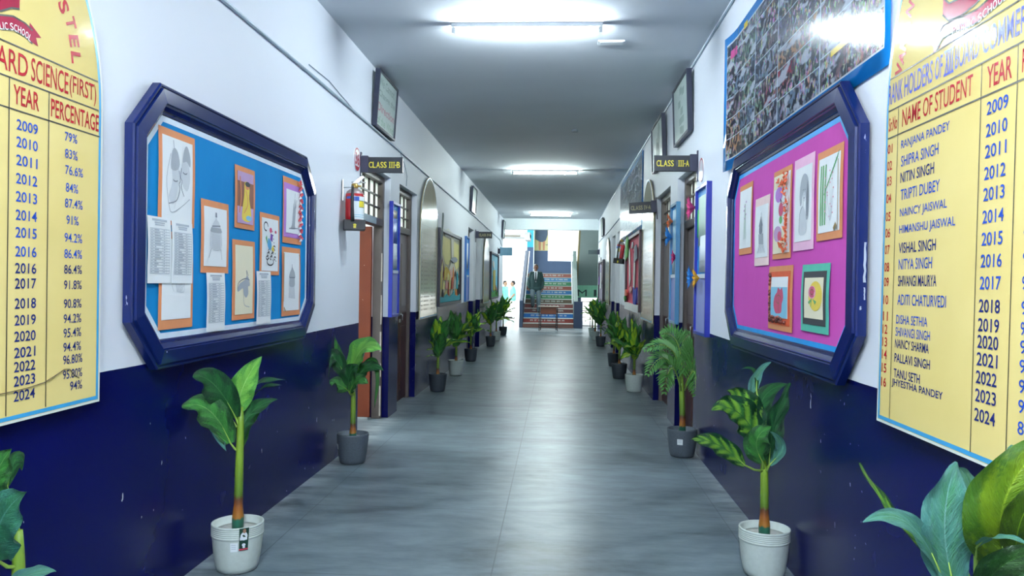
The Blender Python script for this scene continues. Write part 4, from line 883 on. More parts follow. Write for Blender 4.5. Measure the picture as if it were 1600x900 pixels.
# paper flowers pinned at the frames
def flower(side, Y, Z, off, r, colr, label, petals=8, centre=None, seed=1):
    t = thing('paper_flower', label, 'paper flower', on_wall(side, Y, Z, off), ROT[side], 'paper flowers on the right-hand frames')
    b = MB(); rr = random.Random(seed)
    for k in range(petals):
        a = 2*PI*k/petals+rr.uniform(-.2, .2); l = r*rr.uniform(.8, 1.1); c, s = math.cos(a), math.sin(a); w_ = r*.42
        V = [(0, 0, 0), (c*l*.5-s*w_*.5, -r*.5, s*l*.5+c*w_*.5), (c*l*.55, -r*.35, s*l*.55), (c*l*.5+s*w_*.5, -r*.5, s*l*.5-c*w_*.5), (c*l, -r*.55, s*l)]
        b.add(V, [(0, 2, 1), (0, 3, 2), (1, 2, 4), (2, 3, 4)])
    o = b.build('petals', colr, t); s = o.modifiers.new('thickness', 'SOLIDIFY'); s.thickness = .002
    b = MB(); b.ball((0, -r*.25, 0), r*.2, 0, 8); b.tube([(0, 0, 0), (0, -r*.2, 0)], r*.12, 6); b.build('centre', centre or colr, t)
flower('R', 7.14, 2.2, .046, .11, M('pink_crepe', 'c83c78', .7), 'pink paper flower at the top corner of the blue notice board', 9, None, 1)
flower('R', 7.1, 1.58, .046, .10, M('blue_crepe', '2f7fc8', .7), 'blue paper flower low on the blue notice board', 10, None, 2)
flower('R', 6.84, 1.57, .047, .09, M('yellow_crepe', 'd8a028', .7), 'yellow paper flower beside the low blue paper flower', 8, None, 3)
flower('R', 8.62, 2.2, .03, .10, M('orange_crepe', 'd06a3c', .7), 'orange paper flower on the pale blue notice board', 6, None, 4)
flower('R', 8.66, 2.03, .03, .12, M('blue_crepe', '2f7fc8', .7), 'blue paper flower hanging under the orange paper flower', 7, None, 5)
flower('R', 8.32, 1.8, .03, .08, M('magenta_crepe', 'c83070', .7), 'magenta paper flower on the edge of the pale blue notice board', 7, None, 6)

# ---------------------------------------------------------------- decorated display boards
DKF = M('dark_board_frame', '2a2536', .4)
def deco(side, Y0, Y1, Z0, Z1, label, back, cuts, frame=DKF, shelf=None):
    Y = (Y0+Y1)/2; w_ = abs(Y1-Y0)/2; h = Z1-Z0
    t = thing('display_board', label, 'display board', on_wall(side, Y, Z0), ROT[side], 'decorated display boards with paper cutouts')
    b = MB(); f = .05
    for a in ((-w_, -w_+f, 0, h), (w_-f, w_, 0, h), (-w_+f, w_-f, 0, f), (-w_+f, w_-f, h-f, h)): b.box(a[0], a[1], -.07, 0, a[2], a[3])
    b.build('frame', frame, t, .004); MB().box(-w_+f, w_-f, -.03, 0, f, h-f).build('backing', back, t)
    if shelf: MB().box(-w_+f, w_-f, -.075, -.03, -.02, .1).build('white_ledge', shelf, t, .003)
    for nm, m, pts, d in cuts:
        b = MB(); b.prism([(x*w_, z*h) for x, z in pts], -.03-d, -.028-d*.6); b.build(nm, m, t)
    return t
pb = lambda n_, c: M('paper_'+n_, c, .7)
def blob(cx, cz, rx, rz, n=9, seed=0, j=.25):
    r_r = random.Random(seed); return [(cx+rx*math.cos(2*PI*k/n)*(1+r_r.uniform(-j, j)), cz+rz*math.sin(2*PI*k/n)*(1+r_r.uniform(-j, j))) for k in range(n)]
def box4(x0, x1, z0, z1): return [(x0, z0), (x1, z0), (x1, z1), (x0, z1)]
cl = [('paper_cutout', pb('pale_yellow', 'd9d28a'), [(-.72, .92), (.02, .9), (.05, .62), (-.15, .55), (-.4, .56), (-.62, .68)], .004), ('paper_cutout', pb('pale_yellow', 'd9d28a'), [(.3, .9), (.86, .88), (.9, .55), (.6, .5), (.4, .6)], .004), ('paper_cutout', pb('maroon', '5c3a40'), [(-.94, .82), (-.72, .68), (-.5, .5), (-.56, .38), (-.94, .3)], .006),
      ('paper_cutout', pb('white', 'dfe2dc'), [(-.5, .93), (.86, .93), (.86, 1.03), (.2, 1.0), (-.2, 1.05), (-.5, 1.0)], .012), ('paper_cutout', pb('ivory', 'c9c6b4'), [(.02, .98), (.28, .96), (.3, .6), (.5, .5), (.3, .4), (0, .36), (-.1, .5), (.1, .62)], .014), ('paper_cutout', pb('grey_blue', '8f98a4'), [(-.05, .62), (.1, .66), (.42, .68), (.62, .65), (.5, .61), (.2, .59)], .03),
      ('paper_cutout', pb('mustard', 'c8a82c'), [(-.5, .42), (-.35, .52), (-.1, .46), (.1, .42), (.02, .37), (-.3, .36)], .02),
      ('paper_cutout', pb('teal', '2fa0ac'), [(-.92, .05), (-.92, .13), (-.6, .11), (-.4, .16), (-.1, .11), (.2, .16), (.6, .11), (.92, .14), (.92, .05)], .03), ('paper_cutout', pb('grey_strip', '7f8a88'), [(-.98, .6), (-.93, .6), (-.8, 1.16), (-.83, 1.2), (-.88, 1.0)], .05), ('paper_cutout', pb('charcoal', '454b54'), [(.88, .55), (.95, .55), (.92, .98), (.87, 1.0)], .05)]
_r = random.Random(12); _cc = [('pale_yellow', 'd9d28a'), ('black', '23252a'), ('brick', 'b0543c'), ('straw', 'c9b95a'), ('orange', 'cf7a3a'), ('pale_yellow', 'd9d28a'), ('teal', '2fa0ac'), ('pink', 'd8a09a'), ('black', '23252a'), ('ash', 'b9b9b0')]
for _i in range(26):
    _x = -.85+1.7*((_i*.618) % 1); _z = .1+.12*(_i % 3); _h = _r.uniform(.1, .26); _w = _r.uniform(.05, .11)
    cl.append(('paper_cutout', pb(*_cc[_i % 10]), [(_x-_w, _z), (_x+_w*.6, _z), (_x+_w, _z+_h*.6), (_x+_r.uniform(-.05, .05), _z+_h), (_x-_w*.7, _z+_h*.7)], .008+.0008*_i))
deco('L', 11.78, 14.4, 1.13, 2.33, 'display board with yellow and teal paper cutouts on the left wall', pb('sand', 'b8b49a'), cl)
pc = [('paper_cutout', pb('crimson', 'c02a60'), [(.0, .62), (.02, .8), (.12, .78), (.16, .5), (.06, .46)], .02), ('paper_cutout', pb('white', 'dfe2dc'), [(-.5, .3), (-.6, .8), (-.45, .85), (-.3, .4)], .02), ('paper_cutout', pb('white', 'dfe2dc'), [(.12, .25), (.2, .75), (.36, .7), (.3, .3)], .024), ('paper_cutout', pb('grey_blue', '8f98a4'), [(.4, .62), (.34, .82), (.6, .84), (.7, .66)], .04), ('paper_cutout', pb('silver', 'b4b8be'), blob(-.1, .87, .14, .05, 8, 3), .02),
      ('paper_cutout', pb('green', '5a9a4a'), [(-.9, .68), (-.98, .8), (-.7, 1.02), (-.5, .98), (-.6, .72)], .05), ('paper_cutout', pb('coral', 'd86a50'), blob(-.75, .22, .2, .05, 9, 7, .3), .05), ('paper_cutout', pb('leaf', '4aa04a'), blob(-.9, .14, .12, .04, 7, 8, .3), .05), ('paper_cutout', pb('royal', '2a3fb0'), [(.3, .1), (.25, .3), (.5, .26), (.75, .3), (.7, .14), (.5, .04)], .04), ('paper_cutout', pb('violet', '6a3a90'), [(.72, .12), (.7, .28), (.9, .22), (.86, .1)], .03), ('paper_cutout', pb('pink', 'd8a09a'), blob(-.2, .26, .2, .05, 9, 9, .3), .03)]
deco('R', 11.8, 14.3, 1.10, 2.33, 'display board with bright pink backing and a white ledge on the right wall', pb('hot_pink', 'd0405c'), pc, M('maroon_frame', '4a2a32', .4), M('white_ledge_paint', 'e2e6e6', .4))
lc = [('paper_cutout', pb('sky', '8fc8dc'), box4(-.9, .9, .5, .94), .004), ('paper_cutout', pb('straw', 'c9a85a'), [(-.35, .18), (-.35, .62), (.2, .64), (.25, .18)], .02), ('paper_cutout', pb('leaf', '4aa04a'), [(-.95, .04), (-.9, .22), (-.4, .14), (.3, .22), (.9, .12), (.92, .04)], .02), ('paper_cutout', pb('white', 'dfe2dc'), blob(-.3, .75, .25, .08, 9, 4), .02), ('paper_cutout', pb('brick', 'b0543c'), [(.3, .1), (.4, .3), (.7, .2), (.6, .06)], .02)]
deco('L', 20.75, 23.3, 1.07, 2.34, 'far display board with light blue backing on the left wall', pb('light_blue', '6fbcd8'), lc)
dc = [('paper_cutout', pb('violet', '6a3a90'), [(-.9, .4), (-.8, .6), (-.6, .62), (-.5, .4)], .03), ('paper_cutout', pb('lavender', '9a90b4'), box4(-.5, .2, .5, .9), .01), ('paper_cutout', pb('white', 'dfe2dc'), [(-.4, .3), (-.3, .7), (0, .7), (.1, .3)], .02), ('paper_cutout', pb('maroon', '5c3a40'), [(.3, .4), (.2, .9), (.6, .95), (.7, .5)], .02), ('paper_cutout', pb('charcoal', '454b54'), [(-.2, .95), (-.1, 1.1), (.1, 1.06), (.1, .9)], .03)]
deco('R', 24.2, 21.7, 1.05, 2.2, 'far dark display board with purple cutouts on the right wall', pb('plum_grey', '8a8296'), dc)

# ---------------------------------------------------------------- pipes and wires
PIPE = M('conduit_painted_grey', '9fb0bc', .4)
def conduit(label, pts, r=.011, mat=None, name='conduit_pipe', cat='pipe'):
    b = MB(); b.tube(pts, r, 8); return tag(b.build(name, mat or PIPE), label, cat)
x = XL+.012
conduit('long grey conduit pipe running along the left wall below the ceiling', [(x, YB, 3.03), (x, 6, 3.025), (x, 8.5, 3.012), (x, 11.2, 2.985), (x, 17.4, 2.938), (x, 24.4, 2.85), (x, 24.7, 2.75), (x, 25.1, 2.7)])
conduit('thin grey conduit pipe along the top of the right wall', [(XR-.01, YB, 3.57), (XR-.01, 8.0, 3.59), (XR-.01, 25.7, 3.6)], .009)
conduit('short distant conduit pipe on the right wall past the long poster', [(XR-.01, 16.6, 2.9), (XR-.01, 20, 2.86), (XR-.01, 25.5, 2.86)], .009)
WIRE = M('thin_grey_wire', '7f8f9a', .5)
conduit('thin loose wire hanging from the left pipe down over the brown door', [(XL+.006, 9.05, 2.985), (XL+.005, 9.3, 2.9), (XL+.006, 9.45, 2.78), (XL+.005, 9.42, 2.66)], .004, WIRE, 'loose_wire', 'wire')
conduit('thin loose wire above the left octagonal board', [(XL+.006, 5.7, 3.09), (XL+.006, 6.2, 3.10), (XL+.006, 6.9, 3.04)], .003, WIRE, 'loose_wire', 'wire')
# ---------------------------------------------------------------- plants
def bez(S, Mid, E_, n):
    S, Mid, E_ = Vector(S), Vector(Mid), Vector(E_); c = Mid*2-(S+E_)*.5
    return [S*(1-t)**2+c*(2*t*(1-t))+E_*t*t for t in [i/n for i in range(n+1)]]
def leaf_mesh(name, S, Mid, E_, wd, mat, normal, seed=0, stem_pt=None, n=22, m=8):
    P = bez(S, Mid, E_, n); N = Vector(normal).normalized(); rr = random.Random(seed); ph = rr.uniform(0, 6)
    V, F, UV = [], [], []; fold = rr.uniform(.10, .28); L = sum((P[i+1]-P[i]).length for i in range(n))
    for i, p in enumerate(P):
        t = i/n; T = (P[min(i+1, n)]-P[max(i-1, 0)]).normalized(); side = T.cross(N)
        if side.length < .05: side = T.cross(Vector((.3, -.5, .8)))
        side.normalize(); nn = side.cross(T).normalized()
        if nn.dot(N) < 0: nn = -nn
        w_ = wd*.5*(math.sin(PI*min(1, t*.96+.04)**.82)**.8 if t < 1 else .004)*(1-.12*t)+.001
        for j in range(m+1):
            u = j/m*2-1
            rip = .085*wd*math.sin(t*17+ph+(1.5 if u > 0 else 0))*abs(u)**2
            V.append(p+side*(u*w_)+nn*(abs(u)**1.4*fold*w_-.25*fold*w_+rip)); UV.append((j/m, t))
    for i in range(n):
        for j in range(m): F.append((i*(m+1)+j, i*(m+1)+j+1, (i+1)*(m+1)+j+1, (i+1)*(m+1)+j))
    nv = len(V); mi = [0]*len(F)
    if stem_pt is not None:                                # leaf stalk down to the cane
        b = MB(); q = Vector(stem_pt); mid = (P[0]+q)*.5+Vector((0, 0, -.01)); b.tube([q, mid, P[0], P[1], P[4]], [.007, .006, .0045, .003, .001], 6)
        V += [Vector(v) for v in b.v]; F += [tuple(i+nv for i in f) for f in b.f]; mi += [1]*len(b.f); UV += [(.5, .5)]*len(b.v)
    me = bpy.data.meshes.new(name); me.from_pydata([tuple(v) for v in V], [], F)
    me.materials.append(LEAF[mat]); me.materials.append(STALK)
    me.polygons.foreach_set('material_index', mi); me.polygons.foreach_set('use_smooth', [True]*len(F))
    uv = me.uv_layers.new(name='UVMap'); lo = [0]*len(me.loops); me.loops.foreach_get('vertex_index', lo)
    uv.data.foreach_set('uv', [c for i in lo for c in UV[i]]); me.update(); return me
STALK = M('leaf_stalk_green', '8fae4a', .5)
def cane_mat():
    t = NT('banded_cane'); g = t.n('ShaderNodeTexCoord').outputs['Generated']; s = t.n('ShaderNodeSeparateXYZ'); t.l(g, s.inputs[0])
    r = t.n('ShaderNodeValToRGB'); e = r.color_ramp.elements; e[0].position = 0; e[0].color = lin('1d5a48'); e[1].position = 1; e[1].color = lin('6f9030')
    for p_, c in ((.11, '1d5a48'), (.125, '96641f'), (.2, '8a5220'), (.27, '4f2a1c'), (.3, '4f6e1e'), (.6, '74942a')): x_ = e.new(p_); x_.color = lin(c)
    z = t.math('ADD', s.outputs[2], t.math('MULTIPLY', t.math('SUBTRACT', t.noise(4, 2, g), .5), .05)); t.l(z, r.inputs[0]); t.col(r.outputs[0]); t.set(.45); t.bump(t.math('SINE', t.math('MULTIPLY', s.outputs[2], 90)), .2, .003); return t.m
CANE = cane_mat(); SOIL = M('pale_gravel_fill', 'a9aba4', .9, var=.25, scale=60, bump=.4)
POTW = M('white_stone_pot', 'b4bfb9', .6, var=.10, scale=45, bump=.08); POTG = M('speckled_grey_pot', '4a545c', .6, var=.35, scale=90); POTD = M('dark_charcoal_pot', '323a42', .55, var=.25, scale=80)
def pot(t, mat, R=.132, H=.245, ribs=False):
    k = R/.132
    pr = [(.085, 0), (.1, .004), (.108, .03), (.118, .09), (.124, .15), (.127, .178)]
    if ribs:
        pr += [(.1275, .183), (.1305, .185)]
        for i in range(5): pr += [(.1308, .188+i*.0095), (.1308, .1935+i*.0095), (.1292, .1945+i*.0095), (.1292, .1965+i*.0095)]
        pr += [(.131, .237), (.1315, .242)]
    else: pr += [(.129, .2), (.132, .235)]
    pr += [(.131, .246), (.124, .247), (.119, .24), (.112, .205), (0.002, .205)]
    b = MB(); b.lathe([(r*k, z*H/.247) for r, z in pr], (0, 0, 0), 36); po_ = b.build('pot', mat, t)
    b = MB(); b.lathe([(.11*k, .2*H/.247), (.113*k, .208*H/.247), (.06*k, .214*H/.247), (.02*k, .212*H/.247)], (0, 0, 0), 24); b.build('soil', SOIL, po_)
def cane(t, top, lean=(0, 0), base=.19, r=.02):
    b = MB(); n = 9; P = [(lean[0]*(i/n)**1.3, lean[1]*(i/n)**1.3, base+(top-base)*i/n) for i in range(n+1)]
    b.tube(P, [r*1.45, r*1.5, r*1.15, r*1.1, r*1.1, r*1.05, r, r*.95, r*.8, r*.55], 12); b.build('cane', CANE, t); return P
def clamp(o, x):
    for v in o.data.vertices: v.co.x = min(max(v.co.x, XL+.012-x), XR-.012-x)
def near_plant(name, label, base, leaves, pmat, ribs, top, lean=(0, 0), seed=0, low=None, H=.245):
    t = thing(name, label, 'potted plant', (*base, 0), 0, 'potted dumb cane plants along the corridor'); pot(t, pmat, ribs=ribs, H=H); P = cane(t, top, lean)
    for i, (S, Mi, E_, wd, mt, nr) in enumerate(leaves):
        zs = max(.3, min(top-.01, S[2]-.05)); f = max(0, min(1, (zs-.19)/(top-.19)))**1.3
        me = leaf_mesh('leaf', S, Mi, E_, max(wd, .02), mt, nr, seed+i, (lean[0]*f, lean[1]*f, zs)); o = bpy.data.objects.new('leaf', me); C.objects.link(o); o.parent = t; clamp(o, base[0])
    return t
LEAVES_NEAR_LEFT_WHITE = [
  ((-0.011, -0.02, 0.788), (-0.061, -0.17, 0.978), (-0.122, -0.27, 1.027), 0.156, 'dark', (0.1, -1, 0.5)),
  ((-0.032, -0.03, 0.657), (-0.102, -0.14, 0.845), (-0.189, -0.24, 0.871), 0.157, 'mid', (-0.1, -1, 0.5)),
  ((-0.044, 0.01, 0.773), (-0.125, 0.01, 0.771), (-0.039, -0.06, 0.621), 0.110, 'teal', (0.2, -1, 0.1)),
  ((-0.023, 0.01, 0.806), (0.034, -0.02, 0.962), (0.128, -0.04, 1.107), 0.142, 'pale', (0.25, -1, 0.1)),
  ((-0.03, 0.06, 0.741), (0.019, 0.13, 0.925), (0.204, 0.11, 0.969), 0.066, 'dark', (-0.5, -0.5, 0.8)),
  ((-0.043, 0.11, 0.697), (0.006, 0.21, 0.879), (0.148, 0.21, 0.928), 0.054, 'dark', (-0.8, -0.4, 0.5)),
  ((0.002, 0.01, 0.657), (0.058, 0.01, 0.808), (0.211, -0.02, 0.886), 0.104, 'dark', (-0.2, -1, 0.4)),
  ((-0.001, 0.03, 0.552), (0.045, 0.03, 0.721), (0.126, 0.01, 0.827), 0.046, 'mid', (-0.7, -0.6, 0.3)),
]
LEAVES_LEFT_GREY = [
  ((-0.016, -0.04, 0.736), (0.122, -0.2, 0.962), (0.3, -0.3, 0.959), 0.203, 'pale', (0.0, -1, 0.55)),
  ((-0.07, 0.0, 0.757), (-0.147, 0.02, 0.886), (-0.176, 0.02, 1.055), 0.104, 'mid', (0.4, -1, 0.2)),
  ((-0.045, -0.05, 0.7), (-0.155, -0.1, 0.881), (-0.17, -0.15, 0.709), 0.154, 'dark', (-0.3, -1, 0.3)),
  ((-0.004, -0.04, 0.647), (0.136, -0.1, 0.798), (0.295, -0.2, 0.787), 0.123, 'dark', (0, -1, 0.5)),
  ((0.022, -0.04, 0.7), (0.204, -0.1, 0.836), (0.222, -0.18, 0.485), 0.072, 'mid', (-0.5, -1, 0.2)),
  ((-0.025, -0.06, 0.597), (0.008, -0.15, 0.749), (0.093, -0.2, 0.823), 0.163, 'dark', (0, -1, 0.3)),
  ((-0.043, 0.04, 0.753), (0.005, 0.1, 0.855), (0.073, 0.1, 1.001), 0.105, 'teal', (0.1, -1, 0.2)),
  ((-0.027, -0.07, 0.609), (-0.101, -0.15, 0.669), (-0.123, -0.2, 0.66), 0.132, 'mid', (-0.2, -1, 0.5)),
  ((-0.011, -0.07, 0.598), (0.084, -0.2, 0.705), (0.185, -0.25, 0.688), 0.132, 'mid', (0.1, -1, 0.5)),
]
LEAVES_NEAR_RIGHT_WHITE = [
  ((-0.038, -0.02, 0.688), (-0.171, -0.11, 0.862), (-0.322, -0.21, 0.884), 0.178, 'var', (-0.1, -1, 0.5)),
  ((-0.034, 0.01, 0.722), (-0.113, -0.01, 0.883), (-0.217, -0.06, 0.961), 0.168, 'var', (-0.1, -1, 0.4)),
  ((-0.041, 0.04, 0.79), (-0.057, 0.04, 0.991), (0.025, 0.02, 1.109), 0.068, 'teal', (0.3, -1, 0.1)),
  ((-0.043, 0.04, 0.958), (-0.058, 0.04, 1.059), (-0.124, 0.04, 1.064), 0.024, 'dark', (0, -0.8, 0.6)),
  ((-0.011, 0.02, 0.677), (-0.016, 0.04, 0.892), (0.106, 0.01, 0.996), 0.122, 'dark', (-0.3, -1, 0.2)),
  ((0.008, -0.04, 0.581), (0.017, -0.11, 0.818), (0.076, -0.16, 1.02), 0.132, 'dark', (0.5, -1, 0.1)),
  ((-0.03, -0.06, 0.598), (-0.086, -0.16, 0.728), (-0.026, -0.19, 0.805), 0.138, 'mid', (-0.1, -1, 0.2)),
  ((-0.13, -0.1, 0.588), (-0.294, -0.21, 0.713), (-0.44, -0.31, 0.751), 0.109, 'var', (-0.1, -0.9, 0.45)),
  ((0.011, -0.04, 0.581), (0.059, -0.06, 0.679), (-0.007, -0.11, 0.765), 0.060, 'teal', (0, -1, 0)),
]
LEAVES_CORNER_LEFT = [
  ((-0.105, 0.0, 0.754), (-0.044, -0.05, 0.879), (0.031, -0.08, 0.975), 0.114, 'mid', (0.3, -1, 0.2)),
  ((-0.042, 0.0, 0.837), (-0.024, 0.02, 0.924), (-0.021, 0.04, 0.879), 0.043, 'dark', (0.6, -0.8, 0.2)),
  ((-0.014, -0.08, 0.633), (0.07, -0.18, 0.784), (0.186, -0.23, 0.888), 0.172, 'tealdark', (0.25, -1, 0.25)),
  ((-0.021, -0.08, 0.525), (0.15, -0.18, 0.627), (0.275, -0.23, 0.663), 0.054, 'teal', (0, -0.8, 0.8)),
  ((-0.141, 0.02, 0.747), (-0.207, 0.02, 0.909), (-0.273, -0.03, 0.958), 0.135, 'dark', (0, -1, 0.4)),
  ((-0.102, -0.03, 0.663), (-0.127, -0.13, 0.791), (-0.184, -0.18, 0.766), 0.129, 'mid', (0, -1, 0.4)),
]
LEAVES_CORNER_RIGHT = [
  ((-0.123, -0.04, 0.771), (-0.175, -0.1, 0.95), (-0.16, -0.12, 1.095), 0.131, 'teal', (-0.1, -1, 0.15)),
  ((-0.102, -0.03, 0.838), (-0.087, -0.05, 0.984), (-0.132, -0.07, 1.072), 0.073, 'teal', (0.5, -1, 0.1)),
  ((-0.159, -0.03, 0.836), (-0.286, -0.08, 0.956), (-0.385, -0.12, 1.087), 0.041, 'var', (0.5, -0.7, 0.5)),
  ((-0.156, -0.05, 0.794), (-0.276, -0.14, 0.952), (-0.404, -0.2, 0.97), 0.055, 'teal', (0.1, -0.9, 0.6)),
  ((-0.007, -0.07, 0.825), (-0.083, -0.18, 1.021), (0.003, -0.22, 1.188), 0.169, 'limeL', (-0.35, -1, 0.2)),
  ((0.002, -0.08, 0.844), (-0.053, -0.2, 0.999), (-0.001, -0.24, 1.095), 0.075, 'limeD', (-0.5, -1, 0.1)),
  ((-0.104, -0.1, 0.889), (-0.109, -0.2, 0.947), (-0.062, -0.24, 0.945), 0.024, 'teal', (0, -0.6, 0.9)),
  ((-0.109, -0.1, 0.735), (-0.112, -0.22, 0.884), (-0.036, -0.26, 0.933), 0.083, 'darkest', (0, -1, 0.4)),
  ((0.014, 0.02, 0.904), (0.036, 0.04, 1.011), (0.053, 0.04, 1.109), 0.066, 'teal', (0.3, -1, 0.1)),
  ((0.015, 0.05, 0.733), (0.121, 0.1, 0.783), (0.246, 0.1, 0.837), 0.118, 'dark', (0, -1, 0.5)),
]
FRONDS = [
  ((-0.021, -0.02, 0.649), (-0.136, -0.17, 0.958), (-0.365, -0.27, 0.956), 0.000, 'palm', (0, -0.6, 1)),
  ((-0.007, 0.0, 0.692), (-0.06, -0.02, 1.004), (-0.196, -0.07, 1.077), 0.000, 'palm', (-0.2, -0.9, 0.5)),
  ((0.008, 0.03, 0.718), (-0.01, 0.08, 0.94), (0.061, 0.08, 1.067), 0.000, 'palm', (0.2, -1, 0.3)),
  ((0.015, 0.0, 0.704), (0.064, -0.02, 0.922), (0.13, -0.05, 0.976), 0.000, 'palm', (0.2, -1, 0.4)),
  ((0.017, -0.02, 0.695), (0.111, -0.07, 0.899), (0.184, -0.09, 0.952), 0.000, 'palm', (0.2, -1, 0.4)),
  ((0.013, -0.02, 0.616), (0.115, -0.12, 0.82), (0.184, -0.17, 0.673), 0.000, 'palm', (0.3, -0.7, 0.8)),
  ((-0.02, -0.02, 0.604), (-0.178, -0.17, 0.874), (-0.341, -0.27, 0.75), 0.000, 'palm', (0, -0.6, 0.9)),
  ((-0.023, -0.04, 0.584), (-0.13, -0.22, 0.798), (-0.198, -0.27, 0.6), 0.000, 'palm', (0, -1, 0.5)),
  ((0.01, -0.04, 0.585), (0.063, -0.17, 0.769), (0.069, -0.22, 0.578), 0.000, 'palm', (0, -1, 0.5)),
]
STK = M('sticker_white', 'd8e0e2', .5, var=.03); STKG = M('sticker_dark_green', '12382c', .4); STKS = M('sticker_shirt', 'd4dae0', .5); STKF = M('sticker_face', '9a7460', .5); STKR = M('sticker_red', 'c03a50', .4)
def stick_on(t, name, mats, a, r, z0, z1, hw, extra=None, lift=.0015):
    """a sticker bent round the pot wall, centred on angle a"""
    b = MB(); n = 6
    def pt(u, z, d=0): ang = a+u*hw/r; rad = r+lift+d+.012*(z-.15)/.1; return (rad*math.cos(ang), rad*math.sin(ang), z)
    def patch(u0, u1, za, zb, m, d=0):
        V = [pt(u0+(u1-u0)*k/n, z, d) for z in (za, zb) for k in range(n+1)]; b.add(V, [(k, k+1, n+2+k, n+1+k) for k in range(n)], m)
    def oval(u, z, ru, rz, m, d):
        b.add([pt(u+ru*math.cos(q*PI/8), z+rz*math.sin(q*PI/8), d) for q in range(16)], [tuple(range(16))], m)
    patch(-1, 1, z0, z1, 0)
    if extra: extra(patch, oval)
    b.build(name, mats, next(c for c in t.children if c.name.startswith('pot')))
t = near_plant('potted_dumb_cane', 'dumb cane in a white ribbed pot with stickers, under the left octagonal board', (-1.65, 3.99), LEAVES_NEAR_LEFT_WHITE, POTW, True, .84, (.01, 0), 3)
def ex(patch, oval):
    patch(-1, 1, .133, .141, 3, .0006); patch(-.85, .7, .185, .2, 1, .0006); oval(0, .205, .75, .022, 1, .0007); oval(.05, .232, .34, .012, 2, .001); oval(0, .16, .4, .008, 1, .0007); oval(.05, .148, .3, .005, 1, .0007)
stick_on(t, 'portrait_sticker', [STKG, STKS, STKF, STKR], -PI/2+.62, .128, .13, .247, .022, ex)
def ex2(patch, oval):
    for z in (.16, .15, .14): patch(-.7, .5, z, z+.003, 1, .0006)
stick_on(t, 'price_sticker', [STK, INK], -PI/2+.26, .126, .125, .172, .018, ex2)
t = near_plant('potted_dumb_cane', 'dumb cane in a speckled grey pot beside the open orange door', (-1.69, 6.42), LEAVES_LEFT_GREY, POTG, False, .66, (0, 0), 13)
stick_on(t, 'price_sticker', [STK, INK], -PI/2-1.0, .126, .12, .165, .016, ex2)
near_plant('potted_dumb_cane', 'dumb cane in a white ribbed pot under the right octagonal board', (1.09, 4.19), LEAVES_NEAR_RIGHT_WHITE, POTW, True, .74, (-.01, 0), 23)
near_plant('potted_dumb_cane', 'dumb cane at the lower left corner, below the left honours board', (-1.69, 2.38), LEAVES_CORNER_LEFT, POTW, True, .7, (0, 0), 33)
near_plant('potted_dumb_cane', 'big-leaved dumb cane at the lower right corner, below the right honours board', (1.1, 2.03), LEAVES_CORNER_RIGHT, POTW, True, .76, (-.05, 0), 43)
# palm
t = thing('potted_palm', 'palm with feathery fronds in a speckled grey pot by the right door', 'potted plant', (1.1, 7.02, 0)); pot(t, POTG)
b = MB(); b.tube([(0, 0, .2), (0, 0, .3), (-.005, 0, .45), (-.012, 0, .6), (-.02, 0, .76)], [.034, .026, .024, .022, .014], 12); b.build('trunk', CANE, t)
stick_on(t, 'price_sticker', [STK, INK], -PI/2-.3, .126, .12, .17, .024, ex2)
def frond_mesh(S, Mi, E_, nr, seed):
    n = 19; P = bez(S, Mi, E_, n); N = Vector(nr).normalized(); rr = random.Random(seed); b = MB()
    b.tube(P[::2], [.007-.0055*i/(n//2) for i in range(len(P[::2]))], 5, 1)
    for i in range(3, n+1):
        t_ = i/n; T = (P[min(i+1, n)]-P[i-1]).normalized(); side = T.cross(N).normalized(); L = .13*math.sin(PI*min(1, t_*.8+.18))**.8+.02
        for s in (-1, 1):
            d = (side*s*.8+T*.75-N*.05+Vector((0, 0, rr.uniform(-.12, .05)))).normalized(); q = P[i]; wv = d.cross(N).normalized()*.0125
            e = q+d*L+Vector((0, 0, -.25*L*abs(d.x)*.6)); m_ = q+d*L*.5+N*.006
            b.add([q, m_-wv, m_+wv, e], [(0, 1, 3, 2)], 0)
    return b
for i, (S, Mi, E_, wd, mt, nr) in enumerate(FRONDS): clamp(frond_mesh(S, Mi, E_, nr, i).build('frond', [LEAF['palm'], STALK], t), 1.155)

# smaller plants farther on: three leaf shapes shared by all of them
TEMPL = [leaf_mesh('leaf', (0, 0, 0), (.16, 0, .09), (.36, 0, .04), .16, 'bright', (-.3, 0, 1), 5), leaf_mesh('leaf', (0, 0, 0), (.13, 0, .15), (.32, 0, .24), .165, 'mid', (-.6, 0, 1), 6),
         leaf_mesh('leaf', (0, 0, 0), (.06, 0, .2), (.13, 0, .42), .165, 'mid', (-1, 0, .3), 7), leaf_mesh('leaf', (0, 0, 0), (.10, 0, .17), (.25, 0, .31), .17, 'bright', (-.8, 0, .8), 8)]
def far_plant(label, x, y, pmat, top, R, seed, sc_=1.18, nleaf=16):
    t = thing('potted_dumb_cane', label, 'potted plant', (x, y, 0), 0, 'potted dumb cane plants along the corridor'); pot(t, pmat, R); cane(t, top, (0, 0), r=.017)
    rr = random.Random(seed); a = rr.uniform(0, 6)
    for i in range(nleaf):
        k = i/nleaf; o = bpy.data.objects.new('leaf', TEMPL[(0, 2, 1, 3)[i % 4]]); C.objects.link(o); o.parent = t
        a += 2.4+rr.uniform(-.25, .25); s = sc_*rr.uniform(.88, 1.1)*(1.0 if k < .7 else .9)
        ax = math.cos(a); reach = (.38, .17, .34, .28)[i % 4]; gap = (x-XL if x < 0 else XR-x)-.03
        if ax*x > 0: s = max(.3, min(s, gap/(reach*abs(ax)+.05)))
        o.location = (.012*math.cos(a), .012*math.sin(a), top-.16+.15*k); o.rotation_euler = (rr.uniform(-.3, .3), -.55*k+rr.uniform(-.15, .25), a); o.scale = (s, s, s)
    return t
